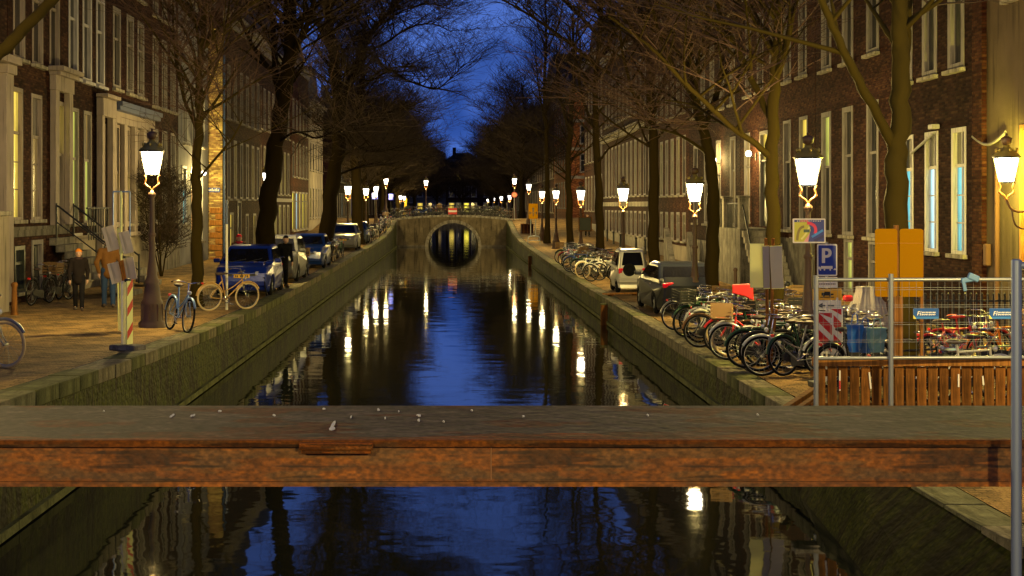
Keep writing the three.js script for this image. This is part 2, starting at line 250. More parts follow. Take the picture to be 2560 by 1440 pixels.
{ // mooring timbers / buttress posts against the right quay, and the sloping foot of the near bridge on the right
  const root = thing('bridge_abutment', 'dark mossy sloping stone foot of the near bridge under the girder at lower right', 'abutment');
  root.userData.kind = 'structure'; delete root.userData.category;
  const pts = []; for (const [d, xb] of [[7, 3.7], [13, 3.95], [19.2, 4.42]]) pts.push(V(5.0, 0.78, -d), V(xb, -0.4, -d), V(5.0, -0.4, -d)); { const q = xf(new ConvexGeometry(pts)), p = q.attributes.position, uv = new Float32Array(p.count * 2); for (let i = 0; i < p.count; i++) { uv[2 * i] = p.getZ(i) / 8; uv[2 * i + 1] = p.getY(i) / 1.6; } q.setAttribute('uv', new THREE.BufferAttribute(uv, 2)); mesh('abutment_wall', q, mat([0.34, 0.36, 0.18], 0.85, { map: quayMap, bumpMap: quayBump, bumpScale: 0.012 }), root, true); }
  for (const [d, x] of [[46.5, 5.0], [91, 5.0]]) { const t = thing('fender_post', d < 60 ? 'weathered timber fender post on the right quay wall below the black car' : 'small timber fender post far along the right quay wall', 'post', [x - 0.1, 0, -d]); mesh('timber', rbox(0.22, 1.1, 0.24, 0.03, 0, 0.1, 0), M.wood2, t); mesh('cap', rbox(0.25, 0.05, 0.27, 0.02, 0, 0.67, 0), M.coping3, t); }
}

// ---------------------------------------------------------------- the far stone bridge
{
  const b = thing('arched_bridge', 'low stone canal bridge with one round arch and parapet of iron railings', 'bridge', [0, 0, -134]); b.userData.kind = 'structure'; delete b.userData.category;
  const deck = (x) => 2.52 + 0.34 * (1 - (x / 5.4) ** 2), c = 0.08, R = 2.33, H = 2.22;
  const out = []; for (let x = -6.4; x <= 6.41; x += 0.4) out.push([x, deck(clamp(x, -5.4, 5.4))]); const pts = [[6.4, -1], [-6.4, -1], ...out];
  const hole = []; for (let i = 0; i <= 24; i++) { const a = Math.PI * i / 24; hole.push([c + R * Math.cos(a), H * Math.sin(a)]); } hole.push([c - R, -0.9], [c + R, -0.9]);
  mesh('bridge_wall', xf(extr(pts, 11, 0, [hole]), 0, 0, -11), mat([0.36, 0.29, 0.19], 0.9, { map: stoneMap, bumpMap: stoneBump, bumpScale: 0.01 }, 0.35), b);
  for (let i = 0; i < 21; i++) { const a0 = Math.PI * (i + 0.05) / 21, a1 = Math.PI * (i + 0.95) / 21, q = (r, a) => [c + (R + r) * Math.cos(a), (H + r) * Math.sin(a)]; mesh('voussoir', extr([q(0, a0), q(0.3, a0), q(0.3, a1), q(0, a1)], 0.08), M.stone, b); }
  for (let x = -6.3; x < 6.2; x += 0.9) { const q = rbox(0.88, 0.2, 0.5, 0.02); const o = mesh('coping_stone', q, M.stone, b); o.position.set(x + 0.45, deck(clamp(x + 0.45, -5.4, 5.4)) + 0.02, -0.2); o.rotation.z = Math.atan2(deck(clamp(x + 0.9, -5.4, 5.4)) - deck(clamp(x, -5.4, 5.4)), 0.9); }
  for (const x of [-5.35, 5.3]) mesh('pilaster', b2(x - 0.22, x + 0.22, -1, 2.5, 0.002, 0.22), M.stone, b);
  mesh('string_course', [b2(-5.1, -2.35, 0.03, 0.14, 0.003, 0.06), b2(2.5, 5.05, 0.03, 0.14, 0.003, 0.06)], M.stoneDark, b);
  const rail = (z, b0) => { const l = []; for (let x = -6; x <= 6.01; x += 0.75) l.push(cyl([x, deck(clamp(x, -5.4, 5.4)) - 0.05, z], [x, deck(clamp(x, -5.4, 5.4)) + 1, z], 0.028, 0.028, 6)); for (const h of [0.35, 0.68, 1.0]) { const p = []; for (let x = -6; x <= 6.01; x += 1) p.push([x, deck(clamp(x, -5.4, 5.4)) + h, z]); l.push(tube(p, 0.024, 5)); } mesh('railing', l, M.iron, b); };
  rail(-0.35); rail(-10.6);
}
{ // the near bridge: deck on which the photographer stands, and the loose rusty girder in front
  const b = thing('near_bridge_deck', null, null, [0, 0, 0]); b.userData.kind = 'structure';
  mesh('deck_slab', [b2(-14, 14, 1.75, 2.2, -1.8, 9)], M.stoneDark, b); 
  const p = thing('bridge_pier', null, null, [2.6, 0, -6.3]); p.userData.kind = 'structure'; mesh('pier_block', b2(-0.6, 1.8, -1.2, 1.7, -0.5, 0.5), M.stoneDark, p);
  const q = thing('girder_bearing', null, null, [-6.6, 0, -7]); q.userData.kind = 'structure'; mesh('bearing_block', b2(-0.8, 0.8, 0.5, 2.578, -0.7, 0.7), M.stoneDark, q);
  const q2 = thing('girder_bearing', null, null, [6.2, 0, -7]); q2.userData.kind = 'structure'; mesh('bearing_block', b2(-0.8, 0.8, 0.5, 2.578, -0.7, 0.7), M.stoneDark, q2);
  // girder: top plate at 2.79, front web 0.2 below, box with a bottom flange
  const g = thing('steel_girder', 'long rusty steel girder laid across the canal in the foreground', 'girder', [0, 2.79, -6.5]);
  const yT = -0.012;
  const top = new THREE.BoxGeometry(13.4, 0.026, 1.14, 120, 1, 8); top.translate(0, -0.013, -0.56);
  mesh('top_plate', top, M.plate, g);
  mesh('plate_edge_rust', [b2(-6.7, 6.7, -0.026, 0.003, 0.011, 0.022)], mat([0.62, 0.5, 0.46], 0.75, { map: rustMap }, 0.7), g);
  { const p1 = []; for (let i = 0; i <= 300; i++) { const x = -6.7 + 13.4 * i / 300, n = fbm(i / 300 * 0.5, 0.3, 70, 4, 4, 12), m = fbm(i / 300 * 0.5, 0.6, 14, 4, 2, 13); p1.push([x, 0.03 + 0.5 * Math.max(0, n - 0.34) * sm(0.3, 0.62, m) * sm(2.6, 1.2, x) + 0.03 * n]); } p1.push([6.7, -0.0105], [-6.7, -0.0105]); const q = extr(p1, 0.004); q.rotateX(-Math.PI / 2); q.translate(0, 0.0005, 0); mesh('rust_patch', q, mat([0.72, 0.42, 0.34], 0.75, { map: rustMap, bumpMap: fineBump, bumpScale: 0.003 }, 0.7), g); }
  const web = new THREE.BoxGeometry(13.3, 0.158, 0.06, 200, 6, 1); web.translate(0, -0.107, -0.04);
  { const p2 = web.attributes.position; for (let i = 0; i < p2.count; i++) if (p2.getZ(i) > -0.02) p2.setZ(i, p2.getZ(i) + 0.008 * (fbm((p2.getX(i) + 7) / 14, (p2.getY(i) + 1) / 2, 60, 10, 3, 5) - 0.5)); web.computeVertexNormals(); }
  mesh('web', web, M.rust, g);
  mesh('back_web', b2(-6.65, 6.65, -0.186, -0.027, -1.12, -1.06), M.rust, g); mesh('bottom_flange', b2(-6.65, 6.65, -0.209, -0.187, -1.12, 0.0), M.rust, g);
  const x0 = -(VX - 750) / 554, x1 = -(VX - 934) / 554;
  mesh('splice_plate', [rbox(x1 - x0, 0.032, 0.05, 0.006, (x0 + x1) / 2, -0.02, 0.028), rbox(x1 - x0 - 0.02, 0.018, 0.04, 0.004, (x0 + x1) / 2, -0.045, 0.022)], mat([1.0, 0.72, 0.5], 0.7, { map: rustMap }, 1.2), g);
  mesh('weld_seam', [0.175].map((x) => rbox(0.006, 0.15, 0.010, 0.003, x, -0.107, -0.010)), mat([0.30, 0.15, 0.07], 0.7), g);
  const r = rng(31), dr = []; const spots = [[832, 1066, 10, 22], [1046, 1040, 8, 5], [1046, 1050, 4, 8], [685, 1040, 4, 3], [810, 1023, 4, 3], [878, 1045, 3, 8], [945, 1025, 5, 4], [430, 1040, 4, 7], [482, 1040, 5, 6], [552, 1028, 6, 4], [997, 1030, 3, 2], [1110, 1055, 3, 3], [1310, 1043, 4, 3], [1620, 1040, 4, 3], [258, 1029, 4, 2], [1895, 1038, 4, 3], [964, 1047, 3, 2], [1180, 1028, 3, 2]];
  for (const [px, py, w, h] of spots) { const d = FPX * (EYE - 2.79) / (py - VY); for (let k = 0; k < 2; k++) dr.push(ball(1, (px - VX) * d / FPX + (r() - 0.5) * w * 1.1 / 500, 0.003, 6.5 - d + (r() - 0.5) * h * 0.012, w * (0.4 + 0.5 * r()) / 520, 0.006, h * 0.006 * (0.4 + 0.6 * r()), 7)); }
  mesh('bird_droppings', dr, M.dropping, g).userData.kind = 'stuff';
}
// ---------------------------------------------------------------- houses
const winCache = {};
function windowParts(parent, u, y0, y1, w, o = {}) {                // sash window set into its opening: frame > panes, sill
  const h = y1 - y0, fw = o.fw ?? 0.11, rows = o.rows ?? 2, split = o.split ?? 0.62, key = [w.toFixed(2), h.toFixed(2), fw, split, o.mull ? 1 : 0, o.bars ?? 0].join();
  let c = winCache[key];
  if (!c) {
    const m = h * split, L = -w / 2 + fw, R = w / 2 - fw, fr = [b2(-w / 2, -w / 2 + fw, 0, h, -0.16, 0.02), b2(w / 2 - fw, w / 2, 0, h, -0.16, 0.02), b2(L, R, h - fw, h, -0.16, 0.018), b2(L, R, 0, fw * 0.7, -0.16, 0.018), b2(L, R, m - 0.04, m + 0.04, -0.15, -0.04)];
    if (o.mull) fr.push(b2(-0.022, 0.022, fw * 0.7, m - 0.04, -0.14, -0.07), b2(-0.02, 0.02, m + 0.04, h - fw, -0.14, -0.06));
    for (let k = 1; k <= (o.bars ?? 0); k++) { const yy = fw * 0.7 + (m - 0.04 - fw * 0.7) * k / (o.bars + 1); fr.push(b2(L, R, yy - 0.016, yy + 0.016, -0.135, -0.075)); }
    const s = (o.mull ? 1 : 0), lows = [], cols = s ? [[L, -0.022], [0.022, R]] : [[L, R]];
    c = winCache[key] = { frame: join(fr), low: cols.map(([a, b]) => b2(a + 0.003, b - 0.003, fw * 0.7, m - 0.04, -0.12, -0.10)), up: cols.map(([a, b]) => b2(a + 0.003, b - 0.003, m + 0.04, h - fw, -0.11, -0.09)), sill: rbox(w + 0.16, 0.10, 0.2, 0.012, 0, -0.05, 0.04) };
  }
  const f = mesh('window', c.frame, o.frame ?? M.trim, parent); f.position.set(u, y0, 0);
  const lo = LIT[o.lit ?? 'dark'], hi = LIT[o.top ?? o.lit ?? 'dark'];
  c.low.forEach((g) => mesh('window_pane', g, lo, f)); c.up.forEach((g) => mesh('window_pane', g, hi, f));
  if (o.sill !== false) mesh('sill', c.sill, o.sillMat ?? M.stone, f);
  return f;
}
function doorParts(parent, u, y0, y1, w, o = {}) {
  const h = y1 - y0, f = mesh('door_frame', [b2(-w / 2 - 0.13, -w / 2, 0, h + 0.13, -0.2, 0.03), b2(w / 2, w / 2 + 0.13, 0, h + 0.13, -0.2, 0.03), b2(-w / 2, w / 2, h, h + 0.13, -0.2, 0.028)], o.frame ?? M.trim, parent); f.position.set(u, y0, 0);
  const dh = o.transom ? h - o.transom : h, pan = [b2(-w / 2, w / 2, 0, dh - 0.06, -0.15, -0.09)];
  for (const [a, b] of [[0.08, 0.42], [0.48, 0.93]]) for (const s of [-1, 1]) pan.push(b2(s > 0 ? 0.05 : -w / 2 + 0.08, s > 0 ? w / 2 - 0.08 : -0.05, dh * a, dh * b, -0.089, -0.07));
  mesh('door', pan, o.mat ?? M.doorDark, f);
  if (o.transom) { mesh('transom_bar', b2(-w / 2, w / 2, dh - 0.06, dh + 0.02, -0.19, -0.01), o.frame ?? M.trim, f); mesh('transom_window', b2(-w / 2, w / 2, dh + 0.021, h, -0.13, -0.11), LIT[o.lit ?? 'dark'], f); }
  return f;
}
// o.wins: list of [d, y0, y1, w, options]; absolute heights over the water
function house(side, d0, d1, X, o) {
  const g0 = (side < 0 ? gl : gr)((d0 + d1) / 2) - 0.35, W = d1 - d0, root = thing(o.name ?? 'canal_house', o.label, o.cat ?? 'house', side < 0 ? [X, g0, -d0] : [X, g0, -d1], side < 0 ? Math.PI / 2 : -Math.PI / 2, o.group);
  return facade(root, W, g0, (d) => side < 0 ? d - d0 : d1 - d, o);
}
function facade(root, W, g0, U, o) {
  const H = o.h - g0, holes = [], wins = [];
  for (const [d, y0, y1, w, q] of o.wins) { const u = U(d), a = Math.max(0.05, u - w / 2), b = Math.min(W - 0.05, u + w / 2); if (b - a < 0.25) continue; holes.push([[a, y0 - g0], [a, y1 - g0], [b, y1 - g0], [b, y0 - g0]]); wins.push([(a + b) / 2, y0 - g0, y1 - g0, b - a, q ?? {}]); }
  for (const [d, y0, y1, w] of o.doors ?? []) { const u = U(d); holes.push([[u - w / 2 - 0.13, y0 - g0 + 0.002], [u - w / 2 - 0.13, y1 - g0 + 0.13], [u + w / 2 + 0.13, y1 - g0 + 0.13], [u + w / 2 + 0.13, y0 - g0 + 0.002]]); }
  const gx = o.gap ?? 0.004;
  const wall = extr([[gx, 0], [W - gx, 0], [W - gx, H], [gx, H]], 0.38, 0, holes); wall.translate(0, 0, -0.38);
  mesh('wall', [wall, b2(gx, W - gx, 0, H, -9, -0.384)], o.mat ?? M.brickA, root);
  for (const [u, y0, y1, w, q] of wins) windowParts(root, u, y0, y1, w, { ...o.win, ...q });
  for (const [d, y0, y1, w, q] of o.doors ?? []) doorParts(root, U(d), y0 - g0, y1 - g0, w, q ?? {});
  if (o.plinth) mesh('plinth', b2(gx + 0.002, W - gx - 0.002, -0.2, o.plinth - g0, 0.003, 0.07), o.plinthMat ?? M.stone, root);
  for (const [y, hh, out, m] of o.bands ?? []) mesh('band', [b2(gx + 0.004, W - gx - 0.004, y - g0, y + hh - g0, 0.004, out), b2(gx + 0.004, W - gx - 0.004, y + hh - g0, y + hh * 1.5 - g0, 0.004, out * 1.5)], m ?? M.trim, root);
  mesh('cornice', [b2(gx, W - gx, H - 0.55, H - 0.2, 0.004, 0.12), b2(gx, W - gx, H - 0.2, H, 0.004, 0.34), b2(gx, W - gx, H, H + 0.08, -0.3, 0.42)], o.corniceMat ?? M.trim, root);
  const rf = extr([[gx, 0], [W - gx, 0], [W / 2 + W * 0.2, o.roof ?? 3], [W / 2 - W * 0.2, o.roof ?? 3]], 8.6); rf.translate(0, H + 0.081, -8.9); const rm = mesh('roof', rf, M.roof, root);
  mesh('chimney', b2(W * 0.2, W * 0.2 + 0.8, H + 0.5, H + (o.roof ?? 3) + 1.4, -3.4, -2.6), o.mat ?? M.brickA, rm);
  return root;
}
const row = (ds, y0, y1, w, q, lits) => ds.map((d, i) => [d, y0, y1, w, { ...q, ...(lits ? typeof lits[i] === 'object' ? lits[i] : { lit: lits[i] } : {}) }]);
const even = (a, b, n) => Array.from({ length: n }, (_, i) => a + (b - a) * (i + 0.5) / n);
const TR = M.trim, LAV = mat([0.52, 0.50, 0.56], 0.5, { map: plasterMap }, 0.7);

// left bank
{
  const a = house(-1, 30, 38.15, FL, { label: 'house at left edge with white pilaster and pale walled stoop in front', mat: M.brickB, h: 14.5, wins: [...row([31.6, 33.6], 3.4, 7.0, 1.0, {}, ['dim', 'dark']), ...row([32, 34, 36.2], 7.85, 10.7, 1.05), ...row([32, 34, 36.2], 11.5, 13.4, 1.0)], doors: [[36.4, 3.4, 6.9, 1.1, { frame: M.cream, transom: 0.9, lit: 'dark' }]] });
  mesh('pilaster', [rbox(0.62, 6.2, 0.22, 0.02, 7.72, 3.6, 0.112), rbox(0.78, 0.25, 0.32, 0.02, 7.72, 6.6, 0.13), b2(5.2, 8.1, 6.73, 6.93, 0.004, 0.42), rbox(0.5, 6.2, 0.18, 0.02, 5.4, 3.6, 0.1)], M.cream, a);
  mesh('stoop_wall', [rbox(2.4, 2.55, 0.72, 0.02, 4.75, 1.5, 0.38)], M.plaster, a); mesh('stoop_coping', [rbox(2.5, 0.12, 0.82, 0.02, 4.75, 2.84, 0.40), rbox(0.5, 0.5, 0.5, 0.03, 4.4, 3.16, 0.45)], M.stone, a);
  const b = house(-1, 38.2, 44.2, FL, { label: 'dark brick house with two tall yellow lit windows and white ornate doorway', mat: M.brickA, h: 14.6, win: { frame: M.cream },
    wins: [[39.0, 3.46, 7.05, 1.05, { lit: 'warm', bars: 2, mull: 0, split: 0.66 }], [40.85, 3.46, 7.0, 1.05, { lit: 'dim', top: 'faint', bars: 2, split: 0.66 }], ...row([39.2, 40.95, 42.7], 7.85, 10.8, 1.05, {}), ...row([39.2, 40.95, 42.7], 11.6, 13.6, 1.0), [39.25, 1.5, 2.75, 0.95, { frame: M.doorDark }]],
    doors: [[40.9, 1.2, 2.75, 0.8, { frame: M.trim }], [43.15, 3.05, 6.85, 1.0, { frame: M.cream, transom: 1.45, lit: 'yellow' }]], bands: [[3.0, 0.18, 0.06, M.stoneDark]] });
  mesh('door_surround', [rbox(0.4, 4.5, 0.18, 0.02, 4.2, 4.75, 0.095), rbox(0.4, 4.5, 0.18, 0.02, 5.72, 4.75, 0.095), rbox(2.05, 0.55, 0.2, 0.02, 4.96, 6.75 - 0.0, 0.11), rbox(2.35, 0.14, 0.46, 0.02, 4.96, 7.1, 0.24), rbox(2.15, 0.12, 0.34, 0.02, 4.96, 6.98 - 0.01, 0.18)], M.cream, b);
  for (let k = 0; k < 9; k++) { const s = mesh('step', rbox(2.0, 0.22, 0.30, 0.015), M.stoneDark, b); s.position.set(4.95, 0.42 + 0.2 * k, 2.15 - 0.26 * k); }
  mesh('step_wall', [b2(4.0, 5.9, 0, 0.2, 0.08, 2.2)], M.stoneDark, b);
  mesh('stair_railing', [-1, 1].map((s) => [cyl([4.95 + s * 0.95, 0.7, 2.2], [4.95 + s * 0.95, 1.6, 2.2], 0.03), cyl([4.95 + s * 0.95, 2.1, 0.2], [4.95 + s * 0.95, 3.15, 0.2], 0.03), cyl([4.95 + s * 0.95, 1.55, 2.2], [4.95 + s * 0.95, 3.1, 0.2], 0.028), cyl([4.95 + s * 0.95, 1.1, 2.2], [4.95 + s * 0.95, 2.6, 0.2], 0.02)]), M.iron, b);
  const c = house(-1, 44.2, 49.3, FL, { label: 'dark brick house with pale green lit windows and lavender upper window frames', mat: M.brickD, h: 14.9, win: { frame: LAV },
    wins: [...row([44.95, 46.55], 3.3, 6.9, 0.98, { mull: 1, split: 0.56, frame: M.trim }, [{ lit: 'green' }, { lit: 'green', top: 'dim' }]), ...row([44.8, 46.5, 48.25], 7.85, 10.8, 1.15, { sillMat: LAV, fw: 0.16 }), ...row([44.8, 46.5, 48.25], 11.6, 13.8, 1.1), [46.6, 1.5, 2.6, 0.8, { lit: 'dark' }]], doors: [[45.3, 1.25, 2.85, 0.85, { frame: M.white }], [48.35, 2.6, 6.5, 1.0, { frame: M.cream, transom: 1.2, lit: 'faint', mat: M.doorWood }]], plinth: 2.9, plinthMat: M.plaster });
  mesh('door_surround', [rbox(0.34, 4.6, 0.2, 0.02, 3.4, 3.9, 0.18), rbox(0.34, 4.6, 0.2, 0.02, 4.86, 3.9, 0.18), rbox(1.85, 0.6, 0.24, 0.02, 4.13, 6.35, 0.2), rbox(1.9, 0.12, 0.4, 0.02, 4.1, 6.72, 0.28)], M.cream, c);
  for (let k = 0; k < 7; k++) { const s = mesh('step', rbox(1.5, 0.22, 0.30, 0.015), M.stoneDark, c); s.position.set(4.1, 0.46 + 0.2 * k, 1.75 - 0.26 * k); }
  mesh('iron_balustrade', [...even(0.4, 3.2, 9).map((x) => cyl([x, 2.0, 0.5], [x, 3.0, 0.5], 0.018, 0.018, 5)), cyl([0.3, 3.0, 0.5], [3.3, 3.0, 0.5], 0.03), cyl([0.3, 2.2, 0.5], [3.3, 2.2, 0.5], 0.02)], M.iron, c);
  const d = house(-1, 49.35, 56.2, FL, { label: 'house with wide cream pilastered ground floor under a dark blue cornice', mat: M.brickB, h: 15.0, win: { frame: M.trim },
    wins: [...row([50.55, 52.2, 53.85, 55.3], 3.2, 6.7, 0.95, { frame: M.cream, split: 0.52 }, [{ lit: 'warm', top: 'dark' }, { lit: 'yellow', top: 'dark' }, { lit: 'yellow', top: 'dark' }, { lit: 'warm', top: 'dim' }]), ...row([50.6, 52.7, 54.5], 7.95, 10.8, 1.15, { fw: 0.2 }), ...row([50.6, 52.7, 54.5], 11.6, 13.8, 1.1)], plinth: 2.9, plinthMat: M.plaster });
  mesh('pilaster', [49.75, 51.4, 53.05, 54.6, 55.95].map((x) => rbox(0.46, 4.4, 0.16, 0.02, x - 49.35, 4.3, 0.085)), M.cream, d); mesh('frieze', [b2(0.01, 6.84, 5.95, 6.35, 0.004, 0.2), b2(0.01, 6.84, 1.98, 2.12, 0.074, 0.22)], M.cream, d); mesh('shop_cornice', [b2(0, 6.85, 6.36, 6.5, 0.004, 0.42), b2(0, 6.85, 6.501, 6.66, 0.004, 0.5)], M.navy, d);
  house(-1, 56.25, 62, FL, { label: 'brown brick house behind the lit lamp post on the left bank', mat: M.brickA, h: 14.2, wins: [...row([57.2, 59.0, 60.8], 3.2, 6.9, 1.0, {}, ['dark', 'dark', 'dark']), ...row([57.2, 59.0, 60.8], 7.8, 10.6, 1.05), ...row([57.2, 59.0, 60.8], 11.4, 13.3, 1)], plinth: 2.4 });
  house(-1, 62.05, 69.6, FL, { label: 'grey fronted house with a cyan lit window beside the alley corner', mat: mat([0.34, 0.34, 0.36], 0.85, { map: plasterMap }, 0.4), h: 13.6, win: { frame: M.grey }, wins: [[63.4, 3.0, 5.6, 1.0, { lit: 'cyan', top: 'dark', split: 0.6 }], ...row([65.4, 67.6], 2.2, 5.6, 1.0, { split: 0.7 }, [{ lit: 'orange', top: 'dark' }, { lit: 'dark' }]), ...row(even(62.4, 69.2, 3), 6.6, 9.4, 1.1), ...row(even(62.4, 69.2, 3), 10.3, 12.6, 1.1)] });
  const e = house(-1, 70.2, 84.2, -11.2, { label: 'projecting corner house with a yellow lit end wall and stone quoins', mat: M.brickE, h: 13.4, wins: [...row(even(71, 84, 6), 4.2, 7.2, 1.0, { fw: 0.15 }, ['dark', 'warm', 'dark', 'dim', 'warm', 'dark']), ...row(even(71, 84, 6), 8.2, 10.9, 1.0), [73, 1.4, 3.5, 1.2, { lit: 'warm' }], [78.5, 1.4, 3.4, 1.1, { lit: 'dim' }], [81.5, 1.4, 3.4, 1.1, { lit: 'warm' }]], doors: [[75.6, 1.5, 4.0, 1.1, {}]] });
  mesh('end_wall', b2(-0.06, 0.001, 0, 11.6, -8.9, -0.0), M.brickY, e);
  for (let k = 0; k < 9; k++) mesh('quoin', rbox(0.1, 0.26, k % 2 ? 0.34 : 0.62, 0.015, -0.075, 0.35 + 0.3 * k, k % 2 ? -0.17 : -0.31), M.woodPale, e);
  { const s = mesh('street_sign', rbox(0.02, 0.22, 0.62, 0.006, -0.09, 3.75, -0.42), M.blueSign, e); mesh('lettering', even(-0.68, -0.16, 7).map((z, i) => b2(-0.102, -0.1005, 3.70, 3.70 + 0.07 + 0.03 * (i % 3), z - 0.022, z + 0.018)), M.signWhite, s); }
  mesh('drain_pipe', cyl([0.1, 0, 0.06], [0.1, 11, 0.06], 0.05), mat([0.03, 0.06, 0.16], 0.4), e);
  { const t = thing('wall_lamp', 'small wall lamp behind the slender tree by the alley', 'wall lamp', [FL + 0.34, 5.35, -66.4]); mesh('lamp_globe', ball(0.11, 0, 0, 0, 1, 1, 1, 12), LAMP_GLASS, t); mesh('bracket', [cyl([0, -0.11, 0], [-0.33, -0.16, 0], 0.02), rbox(0.04, 0.3, 0.14, 0.01, -0.315, -0.12, 0)], M.iron, t); const l = new THREE.PointLight(LAMP_COL, 85, 0, 2); l.position.set(FL + 0.34, 5.35, -66.4); l.castShadow = true; l.shadow.radius = 5; scene.add(l); }
  house(-1, 84.6, 105, FL, { label: 'long house with arched ground floor openings and thin white upper windows', mat: M.brickB, h: 13.8, wins: [...row(even(85, 104.6, 9), 4.6, 7.6, 1.0, { fw: 0.14 }, ['dark', 'dim', 'warm', 'dark', 'warm', 'dim', 'yellow', 'yellow', 'dim']), ...row(even(85, 104.6, 9), 8.6, 11.2, 1.0), ...row(even(85, 104.6, 8), 1.7, 3.9, 1.3, { fw: 0.16 }, ['warm', 'warm', 'yellow', 'warm', 'yellow', 'yellow', 'warm', 'warm'])], bands: [[4.1, 0.16, 0.1]] });
  house(-1, 105.2, 118, FL, { label: 'house with bright yellow shop windows at street level before the far bridge', mat: M.brickC, h: 14.6, wins: [...row(even(105.6, 117.6, 5), 2.0, 4.9, 1.7, { fw: 0.13, split: 0.75 }, ['yellow', 'cyanWhite', 'warm', 'yellow', 'warm']), ...row(even(105.6, 117.6, 5), 6.0, 8.6, 1.1, {}, ['dark', 'dim', 'dark', 'dark', 'dark']), ...row(even(105.6, 117.6, 5), 9.4, 11.8, 1.1)] });
  house(-1, 118.2, 131, FL, { label: 'pale corner house by the left end of the far bridge', mat: M.plaster, h: 12.6, wins: [...row(even(118.6, 130.6, 5), 2.8, 5.4, 1.2, {}, ['yellow', 'dim', 'warm', 'dim', 'warm']), ...row(even(118.6, 130.6, 5), 6.8, 9.2, 1.1, {}, ['dark', 'dark', 'dim', 'dark', 'dark'])] });
  const far = ['dark brick house first beyond the bridge on the left bank', 'narrow grey house second beyond the bridge on the left bank', 'plain house third beyond the bridge on the left bank', 'house fourth beyond the bridge on the left bank', 'last house of the far left bank row'];
  [[149, 166], [166.2, 186], [186.2, 212], [212.2, 248], [248.2, 300]].forEach(([p, q], i) => house(-1, p, q, FL - 0.3, { label: far[i], mat: [M.brickD, M.plaster, M.brickB, M.brickA, M.brickD][i], h: 12 + (i * 1.7) % 3.4, wins: [...row(even(p + 1, q - 1, 5), 2.6, 5.2, 1.2, {}, [['dim', 'dark', 'cyan', 'orange', 'dark'], ['dark', 'blue', 'dim', 'dark', 'dark'], ['dim', 'dark', 'dark', 'dim', 'dark'], ['dim', 'dark', 'dark', 'dark', 'dim'], ['dark', 'dim', 'dark', 'dark', 'dark']][i]), ...row(even(p + 1, q - 1, 5), 6.4, 9.0, 1.1, {}, i === 0 ? ['dark', 'orange', 'cyan', 'dark', 'dark'] : null)] }));
}
